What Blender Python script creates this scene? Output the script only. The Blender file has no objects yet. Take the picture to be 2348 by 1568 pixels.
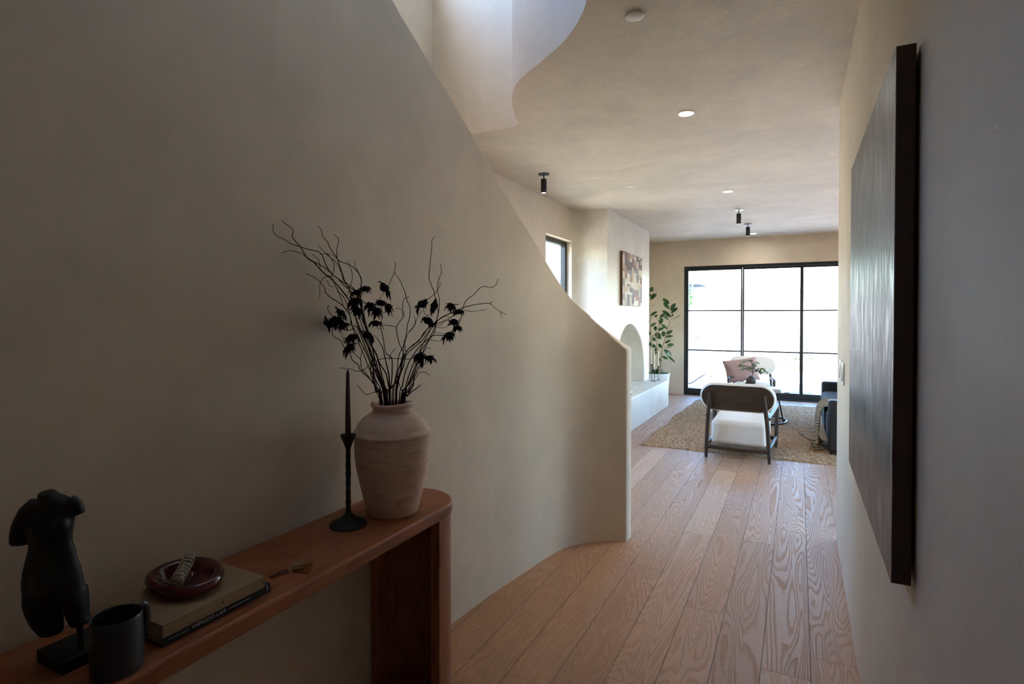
import bpy, bmesh, math, random
import numpy as np
from mathutils import Vector, Matrix, noise
from mathutils.geometry import tessellate_polygon
random.seed(7)
PI = math.pi
scene = bpy.context.scene
COL = scene.collection

# ------------------------------------------------------------------ camera
YAW, PITCH, FPX, SY, CAMZ = 0.4723, 0.0144, 1285.4, -42.8, 1.5
cd = bpy.data.cameras.new('camera'); cam = bpy.data.objects.new('camera', cd); COL.objects.link(cam)
cam.location = (0, 0, CAMZ); cam.rotation_euler = (PI/2-PITCH, 0, YAW)
cd.sensor_width = 36; cd.lens = FPX/2348*36; cd.shift_y = SY/2348; cd.clip_start = .02; cd.clip_end = 200
scene.camera = cam

# ------------------------------------------------------------------ world, sun, exposure
w = bpy.data.worlds.new('world'); scene.world = w; w.use_nodes = True
nt = w.node_tree; bg = nt.nodes['Background']
sky = nt.nodes.new('ShaderNodeTexSky'); sky.sky_type = 'NISHITA'; sky.sun_disc = False
sky.sun_elevation = math.radians(60); sky.sun_rotation = math.radians(170); sky.air_density = 1.0; sky.dust_density = 2.0
hs = nt.nodes.new('ShaderNodeHueSaturation'); hs.inputs['Saturation'].default_value = 1.38
nt.links.new(sky.outputs[0], hs.inputs['Color']); nt.links.new(hs.outputs[0], bg.inputs[0])
bg.inputs[1].default_value = .8
sd = bpy.data.lights.new('sun', 'SUN'); sd.energy = 2.8; sd.angle = math.radians(.6); sd.color = (1, .96, .9)
sun = bpy.data.objects.new('sun', sd); COL.objects.link(sun)
sdir = Vector((-.08, .235, -.97)).normalized()          # the way the light travels: from behind the house, high
sun.rotation_euler = sdir.to_track_quat('-Z', 'Y').to_euler()
vs = scene.view_settings; vs.view_transform = 'Standard'; vs.look = 'None'; vs.gamma = 1; vs.use_curve_mapping = False
vs.exposure = 2.25
scene.cycles.max_bounces = 16; scene.cycles.diffuse_bounces = 9; scene.cycles.glossy_bounces = 4
scene.cycles.transparent_max_bounces = 16; scene.cycles.sample_clamp_indirect = 6
scene.cycles.caustics_reflective = False; scene.cycles.caustics_refractive = False

# ------------------------------------------------------------------ helpers
Fv = Vector((-math.sin(YAW)*math.cos(PITCH), math.cos(YAW)*math.cos(PITCH), -math.sin(PITCH)))
Rv = Vector((math.cos(YAW), math.sin(YAW), 0)); Uv = Rv.cross(Fv)
def ray(u, v): return Fv + Rv*((u-1174)/FPX) - Uv*((v-784-SY)/FPX)
def at(u, v, zc): return Vector((0, 0, CAMZ)) + ray(u, v)*zc
def atY(u, v, Y): d = ray(u, v); return Vector((0, 0, CAMZ)) + d*(Y/d.y)

def lin(r, g, b):
    f = lambda c: (c/255/12.92) if c/255 <= .04045 else ((c/255+.055)/1.055)**2.4
    return (f(r), f(g), f(b), 1)

class MB:
    def __init__(s): s.v = []; s.f = []; s.c = []
    def add(s, vs, fs):
        o = len(s.v); s.v += [tuple(p) for p in vs]; s.f += [tuple(i+o for i in f) for f in fs]
    def box(s, x0, x1, y0, y1, z0, z1, M=None):
        vs = [(x, y, z) for z in (z0, z1) for y in (y0, y1) for x in (x0, x1)]
        if M: vs = [tuple(M @ Vector(p)) for p in vs]
        s.add(vs, [(0, 2, 3, 1), (4, 5, 7, 6), (0, 1, 5, 4), (2, 6, 7, 3), (0, 4, 6, 2), (1, 3, 7, 5)]); return s
    def lathe(s, prof, seg=40, c=(0, 0, 0), M=None, fn=None):
        vs = []; fs = []; n = len(prof)
        for i in range(seg):
            a = 2*PI*i/seg
            for r, z in prof:
                p = Vector((r*math.cos(a), r*math.sin(a), z))
                if fn: p = fn(p, a)
                if M: p = M @ p
                vs.append((p[0]+c[0], p[1]+c[1], p[2]+c[2]))
        for i in range(seg):
            j = (i+1) % seg
            for k in range(n-1): fs.append((i*n+k, j*n+k, j*n+k+1, i*n+k+1))
        if prof[0][0] > 1e-6: fs.append(tuple(i*n for i in range(seg))[::-1])
        if prof[-1][0] > 1e-6: fs.append(tuple(i*n+n-1 for i in range(seg)))
        s.add(vs, fs); return s
    def tube(s, pts, rad, seg=8, cap=True, flat=1.0):
        pts = [Vector(p) for p in pts]; n = len(pts)
        if not hasattr(rad, '__len__'): rad = [rad]*n
        t = (pts[1]-pts[0]).normalized(); up = Vector((0, 0, 1)) if abs(t.z) < .95 else Vector((1, 0, 0))
        nrm = t.cross(up).normalized(); vs = []
        for i, p in enumerate(pts):
            t = (pts[min(i+1, n-1)]-pts[max(i-1, 0)])
            if t.length < 1e-9: t = Vector((0, 0, 1))
            t.normalize(); nrm = (nrm - t*nrm.dot(t))
            if nrm.length < 1e-6: nrm = t.orthogonal()
            nrm.normalize(); b = t.cross(nrm)
            for k in range(seg):
                a = 2*PI*k/seg; vs.append(p + (nrm*math.cos(a) + b*math.sin(a)*flat)*rad[i])
        fs = [(i*seg+k, i*seg+(k+1) % seg, (i+1)*seg+(k+1) % seg, (i+1)*seg+k) for i in range(n-1) for k in range(seg)]
        if cap: fs += [tuple(range(seg))[::-1], tuple((n-1)*seg+k for k in range(seg))]
        s.add(vs, fs); return s
    def prism(s, poly, z0, z1, M=None):
        n = len(poly); vs = [Vector((x, y, z0)) for x, y in poly] + [Vector((x, y, z1)) for x, y in poly]
        if M: vs = [M @ p for p in vs]
        s.add(vs, [tuple(range(n))[::-1], tuple(range(n, 2*n))] + [(i, (i+1) % n, n+(i+1) % n, n+i) for i in range(n)]); return s
    def ell(s, c, r, seg=20, rings=12, M=None):
        prof = [(math.sin(PI*k/rings), -math.cos(PI*k/rings)) for k in range(rings+1)]
        prof[0] = (0, -1); prof[-1] = (0, 1)
        S = Matrix.Translation(Vector(c)) @ (M or Matrix()) @ Matrix.Diagonal((r[0], r[1], r[2], 1))
        s.lathe(prof, seg, M=S); return s
    def grid(s, fn, nu, nv):
        vs = [fn(i/nu, j/nv) for i in range(nu+1) for j in range(nv+1)]
        s.add(vs, [(i*(nv+1)+j, (i+1)*(nv+1)+j, (i+1)*(nv+1)+j+1, i*(nv+1)+j+1) for i in range(nu) for j in range(nv)]); return s
    def leaf(s, a, b, w, nrm, cup=.15, bend=.12, n=6):
        a = Vector(a); b = Vector(b); L = (b-a).length
        if L < 1e-6: return s
        t = (b-a)/L; side = t.cross(Vector(nrm))
        if side.length < 1e-5: side = t.orthogonal()
        side.normalize(); nn = side.cross(t); vs = []; fs = []
        for i in range(n+1):
            x = i/n; hw = w/2*(math.sin(PI*min(1, x*.96+.02))**.75); c = a+t*L*x + nn*bend*L*math.sin(PI*x)
            if i == n: hw *= .15
            vs += [c-side*hw+nn*cup*hw, c, c+side*hw+nn*cup*hw]
        for i in range(n):
            o = i*3; fs += [(o, o+1, o+4, o+3), (o+1, o+2, o+5, o+4)]
        s.add(vs, fs); return s
    def build(s, name, mat, parent=None, smooth=True, bevel=0, loc=None, weld=False, seg=3, angle=40):
        me = bpy.data.meshes.new(name); me.from_pydata(s.v, [], s.f)
        bm = bmesh.new(); bm.from_mesh(me)
        if weld: bmesh.ops.remove_doubles(bm, verts=bm.verts, dist=1e-5)
        bmesh.ops.recalc_face_normals(bm, faces=bm.faces); bm.to_mesh(me); bm.free()
        me.materials.append(mat)
        if smooth:
            me.polygons.foreach_set('use_smooth', [True]*len(me.polygons))
            me.set_sharp_from_angle(angle=math.radians(angle))
        o = bpy.data.objects.new(name, me); COL.objects.link(o)
        if parent: o.parent = parent
        if loc: o.location = loc
        if bevel:
            m = o.modifiers.new('bevel', 'BEVEL'); m.width = bevel; m.segments = seg; m.limit_method = 'ANGLE'; m.angle_limit = math.radians(35)
            m.harden_normals = False
        return o
def tag(o, label, cat, group=None, kind=None):
    o['label'] = label; o['category'] = cat
    if group: o['group'] = group
    if kind: o['kind'] = kind
    return o
def thing(name, label, cat, loc=(0, 0, 0), rz=0, group=None):
    o = bpy.data.objects.new(name, None); COL.objects.link(o); o.empty_display_size = .1
    o.location = loc; o.rotation_euler = (0, 0, rz); return tag(o, label, cat, group)
def struct(o): o['kind'] = 'structure'; return o
def copy_tree(o, parent=None):
    c = o.copy(); COL.objects.link(c)
    if parent: c.parent = parent
    for ch in list(o.children): copy_tree(ch, c)
    return c
def cat_rom(P, n=6):
    P = [Vector(p) for p in P]; out = []
    for i in range(len(P)-1):
        a = P[max(i-1, 0)]; b = P[i]; c = P[i+1]; d = P[min(i+2, len(P)-1)]
        for k in range(n):
            t = k/n; out.append(.5*((2*b)+(c-a)*t+(2*a-5*b+4*c-d)*t*t+(3*b-a-3*c+d)*t**3))
    out.append(P[-1]); return out

# ------------------------------------------------------------------ materials
class N:
    def __init__(s, name):
        s.m = bpy.data.materials.new(name); s.m.use_nodes = True; s.t = s.m.node_tree; s.b = s.t.nodes['Principled BSDF']; s.out = s.t.nodes['Material Output']
    def n(s, t, **k):
        x = s.t.nodes.new(t)
        for a, b in k.items():
            if a.startswith('i_'):
                key = a[2:]; key = int(key) if key.isdigit() else key.replace('_', ' ')
                x.inputs[key].default_value = b
            else: setattr(x, a, b)
        return x
    def l(s, a, b): s.t.links.new(a, b); return s
    def math(s, op, a, b=None, c=None):
        x = s.n('ShaderNodeMath', operation=op)
        for i, v in enumerate((a, b, c)):
            if v is None: continue
            if isinstance(v, (int, float)): x.inputs[i].default_value = v
            else: s.l(v, x.inputs[i])
        return x.outputs[0]
    def mix(s, f, a, b, blend='MIX'):
        x = s.n('ShaderNodeMix', data_type='RGBA', blend_type=blend)
        for i, v in ((0, f), (6, a), (7, b)):
            if isinstance(v, (int, float)): x.inputs[i].default_value = v
            elif isinstance(v, tuple): x.inputs[i].default_value = v
            else: s.l(v, x.inputs[i])
        return x.outputs[2]
    def obj(s): return s.n('ShaderNodeTexCoord').outputs['Object']
    def mapping(s, v, scale=(1, 1, 1), rot=(0, 0, 0)):
        x = s.n('ShaderNodeMapping'); s.l(v, x.inputs[0]); x.inputs['Scale'].default_value = scale; x.inputs['Rotation'].default_value = rot; return x.outputs[0]
    def noise(s, v, scale, detail=3, rough=.55, dist=0, dim='3D', wv=None):
        x = s.n('ShaderNodeTexNoise', noise_dimensions=dim); x.inputs['Scale'].default_value = scale; x.inputs['Detail'].default_value = detail
        x.inputs['Roughness'].default_value = rough; x.inputs['Distortion'].default_value = dist; s.l(v, x.inputs['Vector'])
        if wv is not None: s.l(wv, x.inputs['W'])
        return x.outputs['Fac']
    def ramp(s, f, stops):
        x = s.n('ShaderNodeValToRGB'); e = x.color_ramp.elements
        while len(e) < len(stops): e.new(.5)
        for i, (p, c) in enumerate(stops): e[i].position = p; e[i].color = c if isinstance(c, tuple) else (c, c, c, 1)
        s.l(f, x.inputs[0]); return x.outputs[0]
    def bump(s, h, strength=.3, dist=.002, nrm=None):
        x = s.n('ShaderNodeBump'); x.inputs['Strength'].default_value = strength; x.inputs['Distance'].default_value = dist; s.l(h, x.inputs['Height'])
        if nrm is not None: s.l(nrm, x.inputs['Normal'])
        s.l(x.outputs[0], s.b.inputs['Normal']); return x.outputs[0]
    def set(s, color=None, rough=None, metal=None, spec=None):
        for k, v in (('Base Color', color), ('Roughness', rough), ('Metallic', metal), ('Specular IOR Level', spec)):
            if v is None: continue
            if isinstance(v, (int, float, tuple)): s.b.inputs[k].default_value = v
            else: s.l(v, s.b.inputs[k])
        return s

def simple(name, c, rough=.5, metal=0, spec=.5, var=.08, vscale=30, bump=0, bdist=.001, coat=0):
    m = N(name); o = m.obj(); f = m.noise(o, vscale, 3)
    a = tuple(x*(1-var) for x in c[:3])+(1,); b = tuple(min(1, x*(1+var)) for x in c[:3])+(1,)
    m.set(m.mix(f, a, b), rough, metal, spec)
    if bump: m.bump(f, bump, bdist)
    if coat: m.b.inputs['Coat Weight'].default_value = coat; m.b.inputs['Coat Roughness'].default_value = .1
    return m.m
def plaster(name, c, rough=.62, streak=True, amt=.07, bs=.25, bd=.0012):
    m = N(name); o = m.obj(); f = m.noise(o, 1.1, 4, .6, .6); g = m.noise(m.mapping(o, (1.3, 1.3, 1)), 2.6, 5, .62, 1.2)
    s = m.noise(m.mapping(o, (3, 3, 1.6) if streak else (4, 4, 4)), 5, 4, .6, .5)
    k = m.math('ADD', m.math('MULTIPLY', f, .55), m.math('ADD', m.math('MULTIPLY', g, .33), m.math('MULTIPLY', s, .12)))
    a = tuple(x*(1-amt*2.2) for x in c[:3])+(1,); b = tuple(min(1, x*(1+amt*1.6)) for x in c[:3])+(1,)
    col = m.ramp(k, [(.36, a), (.64, b)])
    m.set(col, m.ramp(g, [(.3, rough-.07), (.7, rough+.07)]), 0, .3)
    m.bump(m.math('ADD', m.math('ADD', s, m.math('MULTIPLY', g, 1.5)), m.noise(o, 60, 3)), bs, bd)
    return m.m
def wood(name, c1, c2, axis='y', rough=.42, scale=1.0, bump=.15):
    m = N(name); o = m.obj(); st = dict(x=(.12, 1, 1), y=(1, .12, 1), z=(1, 1, .12))[axis]
    v = m.mapping(o, tuple(a*scale for a in st)); n1 = m.noise(v, 9, 2, .5, .4)
    ring = m.math('FRACT', m.math('MULTIPLY', n1, 9)); ring = m.ramp(ring, [(0, .2), (.35, .9), (1, .75)])
    fib = m.noise(m.mapping(o, tuple(a*scale*(.35 if a < 1 else 1) for a in st)), 160, 3, .6)
    k = m.math('ADD', m.math('MULTIPLY', ring, .5), m.math('MULTIPLY', fib, .5))
    m.set(m.ramp(k, [(.25, c1), (.75, c2)]), rough, 0, .4); m.bump(k, bump, .0006); return m.m
def emit(name, c, s):
    m = N(name); m.b.inputs['Emission Color'].default_value = c; m.b.inputs['Emission Strength'].default_value = s; m.set((.8, .8, .8, 1)); return m.m
def leafmat(name, c1, c2, rough=.3):
    m = N(name); o = m.obj(); f = m.noise(o, 14, 2); m.set(m.ramp(f, [(.35, c1), (.65, c2)]), rough, 0, .5)
    m.b.inputs['Transmission Weight'].default_value = 0
    return m.m
def glass(name):
    m = N(name); tr = m.n('ShaderNodeBsdfTransparent'); gl = m.n('ShaderNodeBsdfGlossy'); gl.inputs['Roughness'].default_value = 0
    tr.inputs[0].default_value = (.96, .98, .97, 1)
    lw = m.n('ShaderNodeLayerWeight'); fr = m.math('ADD', .04, m.math('MULTIPLY', .9, m.math('POWER', lw.outputs['Facing'], 5))); mx = m.n('ShaderNodeMixShader')
    m.l(fr, mx.inputs[0]); m.l(tr.outputs[0], mx.inputs[1]); m.l(gl.outputs[0], mx.inputs[2]); m.l(mx.outputs[0], m.out.inputs[0])
    return m.m

def floor_mat():
    m = N('oak_planks'); o = m.obj(); sp = m.n('ShaderNodeSeparateXYZ'); m.l(o, sp.inputs[0]); x, y = sp.outputs[0], sp.outputs[1]
    xi = m.math('DIVIDE', m.math('SUBTRACT', x, .056), .189); i = m.math('FLOOR', xi); fx = m.math('FRACT', xi)
    wn = m.n('ShaderNodeTexWhiteNoise', noise_dimensions='1D'); m.l(i, wn.inputs['W'])
    yy = m.math('ADD', m.math('DIVIDE', y, 1.75), m.math('MULTIPLY', wn.outputs[0], 9.3)); j = m.math('FLOOR', yy); fy = m.math('FRACT', yy)
    cb = m.n('ShaderNodeCombineXYZ'); m.l(i, cb.inputs[0]); m.l(j, cb.inputs[1]); wn2 = m.n('ShaderNodeTexWhiteNoise', noise_dimensions='3D'); m.l(cb.outputs[0], wn2.inputs[0])
    rid = wn2.outputs[0]; sc = m.n('ShaderNodeSeparateColor'); m.l(wn2.outputs[1], sc.inputs[0])
    # cathedral grain: contours of a stretched noise, one slice of it per board
    g = m.n('ShaderNodeCombineXYZ'); m.l(m.math('MULTIPLY', x, 9.5), g.inputs[0]); m.l(m.math('MULTIPLY', y, .85), g.inputs[1]); m.l(m.math('MULTIPLY', rid, 60), g.inputs[2])
    wob = m.noise(m.mapping(o, (1, .45, 1)), 55, 2, .5)
    n1 = m.noise(g.outputs[0], .75, 1.2, .45, .35)
    kk = m.math('ADD', m.math('MULTIPLY', n1, m.math('ADD', 20, m.math('MULTIPLY', sc.outputs[0], 26))), m.math('MULTIPLY', wob, .55))
    ring = m.math('FRACT', kk); line = m.ramp(ring, [(0, 0), (.16, .0), (.42, 1), (.9, 1), (1, .0)])
    fib = m.noise(m.mapping(o, (1, .05, 1)), 420, 2, .6)
    seam = m.math('MINIMUM', m.math('MINIMUM', m.math('MULTIPLY', fx, 70), m.math('MULTIPLY', m.math('SUBTRACT', 1, fx), 70)), m.math('MULTIPLY', fy, 700)); seam = m.math('MINIMUM', seam, 1)
    base = m.ramp(rid, [(0, lin(166, 128, 98)), (.35, lin(184, 144, 112)), (.7, lin(175, 134, 102)), (1, lin(194, 158, 126))])
    c = m.mix(m.math('MULTIPLY', m.math('SUBTRACT', 1, line), .22), base, lin(112, 78, 52))
    c = m.mix(m.math('MULTIPLY', fib, .35), c, lin(140, 102, 72))
    c = m.mix(m.math('SUBTRACT', 1, seam), c, lin(52, 36, 26))
    h = m.math('ADD', m.math('MULTIPLY', line, 1.0), m.math('ADD', m.math('MULTIPLY', fib, .35), m.math('MULTIPLY', seam, 1.5)))
    m.set(c, m.math('ADD', m.math('MULTIPLY', m.math('SUBTRACT', 1, line), .2), .46), 0, .4); m.bump(h, .75, .0008); return m.m

def rug_mat():
    m = N('jute_weave'); o = m.obj(); a = m.noise(o, 42, 3, .75); b = m.noise(o, 2.2, 2); c = m.noise(o, 130, 2)
    col = m.ramp(a, [(.34, lin(70, 50, 36)), (.46, lin(150, 120, 90)), (.6, lin(190, 166, 134)), (.75, lin(214, 196, 168))])
    col = m.mix(m.math('MULTIPLY', b, .5), col, lin(150, 112, 76)); m.set(col, .95, 0, .1); m.bump(m.math('ADD', a, c), .9, .006); return m.m
def knit_mat():
    m = N('chunky_knit'); o = m.obj(); w_ = m.n('ShaderNodeTexWave', wave_type='BANDS', bands_direction='DIAGONAL'); w_.inputs['Scale'].default_value = 22; w_.inputs['Distortion'].default_value = 3
    m.l(o, w_.inputs['Vector']); f = w_.outputs['Fac']; m.set(m.ramp(f, [(.1, lin(98, 80, 62)), (.8, lin(196, 178, 152))]), .95, 0, .1); m.bump(f, 1, .01); return m.m
def painting_mat():
    m = N('painted_canvas'); o = m.obj(); sp = m.n('ShaderNodeSeparateXYZ'); m.l(o, sp.inputs[0]); z = sp.outputs[2]
    wv = m.noise(m.mapping(o, (1, 3, 3)), 1.6, 3); zz = m.math('ADD', z, m.math('MULTIPLY', m.math('SUBTRACT', wv, .5), .10))
    fac = m.math('DIVIDE', zz, 1.19)
    c = m.ramp(fac, [(0, lin(112, 92, 76)), (.16, lin(124, 98, 80)), (.205, lin(84, 74, 66)), (.24, lin(36, 40, 40)), (.285, lin(112, 114, 112)), (.5, lin(168, 166, 162)), (.8, lin(128, 122, 114)), (1, lin(98, 92, 86))])  # grey paint, lightened at mid-height in the colour for the glare
    bl = m.noise(m.mapping(o, (1, 1, .5)), 7, 4, .6, .8); c = m.mix(m.math('MULTIPLY', bl, .4), c, lin(84, 72, 66))
    m.set(c, m.ramp(m.noise(m.mapping(o, (1, 2.2, .5)), 14, 4, .65), [(.3, .32), (.7, .55)]), 0, .32); m.bump(m.noise(m.mapping(o, (1, 2.2, .5)), 16, 4, .65), .8, .004); return m.m
def gravel_mat():
    m = N('patio_stone'); o = m.obj(); sp = m.n('ShaderNodeSeparateXYZ'); m.l(o, sp.inputs[0]); x, y = sp.outputs[0], sp.outputs[1]
    m.set(m.ramp(m.noise(o, 3, 3), [(.3, lin(196, 190, 182)), (.7, lin(216, 211, 203))]), .9, 0, .2); m.bump(m.noise(o, 40, 2), .3, .002); return m.m
def pebble_mat():
    m = N('grey_pebbles'); v = m.n('ShaderNodeTexVoronoi'); v.inputs['Scale'].default_value = 32; m.l(m.obj(), v.inputs['Vector'])
    m.set(m.ramp(v.outputs['Distance'], [(0, lin(150, 150, 148)), (.5, lin(96, 98, 100)), (.8, lin(40, 42, 44))]), .8, 0, .3); m.bump(v.outputs['Distance'], -.8, .02)
    return m.m
def patch_mat():
    m = N('patchwork_paint'); a = m.n('ShaderNodeVertexColor'); a.layer_name = 'Col'; f = m.noise(m.obj(), 60, 4, .7)
    c = m.mix(m.ramp(f, [(.4, 0.), (.7, .35)]), a.outputs[0], lin(222, 212, 198)); m.set(c, .7, 0, .3); m.bump(f, .4, .003); return m.m
def ceramic_mat():
    m = N('aged_ceramic'); o = m.obj(); f = m.noise(m.mapping(o, (1, 1, 7)), 9, 4, .6); g = m.noise(o, 11, 4, .7); h = m.noise(o, 45, 2, .5)
    c = m.ramp(f, [(.3, lin(198, 164, 144)), (.7, lin(224, 198, 180))]); c = m.mix(m.ramp(g, [(.58, 0.), (.75, .55)]), c, lin(140, 128, 116))
    c = m.mix(m.ramp(h, [(.74, 0.), (.8, .8)]), c, lin(82, 66, 56)); m.set(c, .55, 0, .4); m.bump(m.noise(m.mapping(o, (1, 1, 9)), 16, 3), .35, .0025); return m.m

P_WALL = plaster('warm_plaster', lin(212, 198, 179), amt=.05); P_CEIL = plaster('ceiling_plaster', lin(212, 201, 184), streak=False, amt=.07, bs=.45, bd=.003)
P_HEARTH = plaster('limewashed_plaster', lin(216, 208, 194), rough=.5); FLOOR = floor_mat()
STUCCO = simple('white_stucco', lin(222, 217, 208), .9, spec=.1, vscale=8)
BLACK_METAL = simple('black_metal', lin(20, 21, 23), .38, 0, .5, vscale=20)
LIGHT_BLACK = simple('matte_black_paint', lin(16, 16, 17), .5)
WHITE_TRIM = simple('white_trim', lin(228, 224, 216), .45)
CHERRY = wood('reddish_oak', lin(118, 66, 40), lin(158, 96, 62), 'y', .45)
CHERRY_V = wood('reddish_oak_upright', lin(112, 68, 46), lin(160, 104, 74), 'z', .45)
DARKWOOD = wood('dark_walnut', lin(44, 32, 25), lin(70, 54, 42), 'x', .4)
DARKWOOD_Z = wood('dark_walnut_legs', lin(44, 34, 27), lin(66, 52, 42), 'z', .4)
BOUCLE = simple('cream_upholstery', lin(226, 216, 200), .9, spec=.15, var=.05, vscale=220, bump=.5, bdist=.002)
PATINA = simple('black_stone_resin', lin(24, 26, 25), .55, spec=.35, var=.3, vscale=60, bump=.2)
IRON = simple('blackened_iron', lin(34, 37, 34), .6, spec=.35, var=.2, vscale=80, bump=.4)
MUG = simple('dark_glazed_stoneware', lin(38, 43, 50), .38, spec=.5, var=.1, vscale=40)
MUG_IN = simple('mug_interior', lin(24, 26, 28), .5)
G = glass('window_glass')
E_LAMP = emit('lamp_diffuser', (1, .97, .9, 1), 14); E_SPOT = emit('spot_lens', (1, .97, .92, 1), 10)

# ------------------------------------------------------------------ setting: floor, walls
HC = 2.886
XR, XL = .233, -2.65
YD = 10.892
mb = MB(); mb.box(XL-.2, 3.4, -2.2, YD+.06, -.2, 0); struct(mb.build('floor', FLOOR, smooth=False))

wall_curve = [(-1.512, -2.0), (-1.511, 0.2), (-1.509, 1.2), (-1.503, 1.8), (-1.492, 2.2), (-1.473, 2.48), (-1.447, 2.701), (-1.413, 2.91), (-1.38, 3.15), (-1.322, 3.369), (-1.222, 3.506), (-1.126, 3.579), (-1.017, 3.63)]
tops = [(-1.0, 4.55), (0.3, 3.79), (1.0, 3.345), (1.859, 2.805), (2.241, 2.567), (2.433, 2.43), (2.626, 2.269), (2.823, 2.108), (3.049, 1.931), (3.275, 1.732), (3.42, 1.592), (3.503, 1.511), (3.577, 1.401), (3.629, 1.286), (3.7, 1.25)]
def ztop(y): return float(np.interp(y, [a for a, b in tops], [b for a, b in tops]))
cur = cat_rom([(x, y, 0) for x, y in wall_curve], 8)
def stair_wall():
    vs = []; rings = []; TH = .115
    for i, p in enumerate(cur):
        t = (cur[min(i+1, len(cur)-1)]-cur[max(i-1, 0)]).normalized(); nl = Vector((-t.y, t.x, 0)); z = ztop(p.y)
        bl = min(1, max(0, (p.y-3.50)/.13)); nl = nl.lerp(Vector((.04, .93, 0)), bl*bl)
        r = .012; ring = [(p, 0), (p, z-r), (p+nl*r*.3, z-r*.3), (p+nl*r, z), (p+nl*(TH-r), z), (p+nl*(TH-r*.3), z-r*.3), (p+nl*TH, z-r), (p+nl*TH, 0)]
        rings.append([(q.x, q.y, zz) for q, zz in ring])
    # eased end edge, a small radius on the end face
    m = MB(); n = 8
    t = Vector((1, .05, 0)).normalized(); nl = Vector((.04, .93, 0)); p = cur[-1]
    for d, ins in ((.006, .002), (.012, .012)):
        r = .012; z = ztop(p.y)-d*.5; q0 = p+t*d
        ring = [(q0+nl*ins, 0), (q0+nl*ins, z-r-ins*.5), (q0+nl*(ins+r*.3), z-r*.3-ins), (q0+nl*(r+ins*.5), z-ins), (q0+nl*(TH-r-ins*.5), z-ins), (q0+nl*(TH-r*.3-ins), z-r*.3-ins), (q0+nl*(TH-ins), z-r-ins*.5), (q0+nl*(TH-ins), 0)]
        rings.append([(a.x, a.y, zz) for a, zz in ring])
    for rg in rings: vs += rg
    fs = [(i*n+k, (i+1)*n+k, (i+1)*n+k+1, i*n+k+1) for i in range(len(rings)-1) for k in range(n-1)]
    fs += [tuple(range(n)), tuple((len(rings)-1)*n+k for k in range(n))[::-1]]
    m.add(vs, fs); return m
struct(stair_wall().build('wall_stair', P_WALL, angle=50))

# stairs behind the curved wall
mb = MB(); prof = [(4.4, 0)]
y, z = 4.4, 0
for k in range(18):
    z += .17; prof.append((y, z)); y -= .27; prof.append((y, z))
prof += [(y, -.0)]
Mx = Matrix(((0, 0, 1, 0), (1, 0, 0, 0), (0, 1, 0, 0), (0, 0, 0, 1)))
mb.prism(prof, XL+.0, -1.635, Mx); struct(mb.build('stairs', FLOOR, smooth=False))

# right wall with the living room opening beyond its end
mb = MB(); mb.box(XR, XR+.16, -2.2, 4.305, 0, HC); struct(mb.build('wall_right', P_WALL, bevel=.012))
mb = MB(); mb.box(XR+.16, 3.4, 4.145, 4.305, 0, HC); struct(mb.build('wall_living_back', P_WALL, smooth=False))

# wall behind the camera
mb = MB(); mb.box(XL-.2, XR+.16, -2.4, -2.2, 0, 5.6); struct(mb.build('wall_entry', P_WALL, smooth=False))

# generic wall with rectangular holes: plane axis a=const, spans (s0,s1) x (z0,z1)
def holed(m, along, c0, c1, s0, s1, z0, z1, holes):
    ss = sorted({s0, s1, *[h[0] for h in holes], *[h[1] for h in holes]}); zs = sorted({z0, z1, *[h[2] for h in holes], *[h[3] for h in holes]})
    for a, b in zip(ss, ss[1:]):
        for c, d in zip(zs, zs[1:]):
            if any(h[0] <= a and b <= h[1] and h[2] <= c and d <= h[3] for h in holes): continue
            if along == 'y': m.box(c0, c1, a, b, c, d)
            else: m.box(a, b, c0, c1, c, d)
    return m
W4 = (4.9, 10.3, .1, 2.45)              # unseen window added at right to brighten the living room
mb = holed(MB(), 'y', 3.2, 3.37, 4.305, YD+.2, 0, HC, [W4]); struct(mb.build('wall_living_right', P_WALL, weld=True, smooth=False))
W1 = (6.06, 6.985, .95, 2.47)          # the small side window
W2 = (4.1, 5.5, .9, 2.05)            # unseen window added behind the stair wall to light the ceiling
mb = holed(MB(), 'y', XL-.17, XL, -2.2, YD+.2, 0, HC, [W1, W2]); struct(mb.build('wall_left', P_WALL, weld=True, smooth=False))
W3 = (1.5, 3.5, 4.1, 5.4)             # clerestory over the stair
mb = holed(MB(), 'y', XL-.17, XL+.06, -2.2, 3.9, HC, 5.6, [W3]); struct(mb.build('wall_stairwell_left', P_WALL, weld=True, smooth=False))
# far wall with the sliding door
DX0, DX1, DZ = -1.925, 1.93, 2.415
mb = holed(MB(), 'x', YD, YD+.2, XL-.17, 3.4, 0, 5.6, [(DX0, DX1, 0, DZ)]); struct(mb.build('wall_far', P_WALL, weld=True, smooth=False))
SK = (1.75, 3.1, 4.8, 8.2)               # unseen skylight shaft added for warm fill in the living room
SK2 = (-1.95, -1.35, 1.2, 1.75)            # skylight over the stair
mb = MB(); xs_ = sorted((XL-.17, SK2[0], SK2[1], SK[0], SK[1], 3.4)); ys_ = sorted((-2.4, SK2[2], SK2[3], SK[2], SK[3], YD+.2))
for a, b in zip(xs_, xs_[1:]):
    for c, d in zip(ys_, ys_[1:]):
        if not any(q[0] <= a and b <= q[1] and q[2] <= c and d <= q[3] for q in (SK, SK2)): mb.box(a, b, c, d, 5.6, 5.75)
struct(mb.build('roof', STUCCO, weld=True, smooth=False))
mb = MB(); mb.box(SK2[0]-.05, SK2[1]+.05, SK2[2]-.05, SK2[3]+.05, 5.752, 5.765); struct(mb.build('window_6', G, smooth=False))
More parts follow.
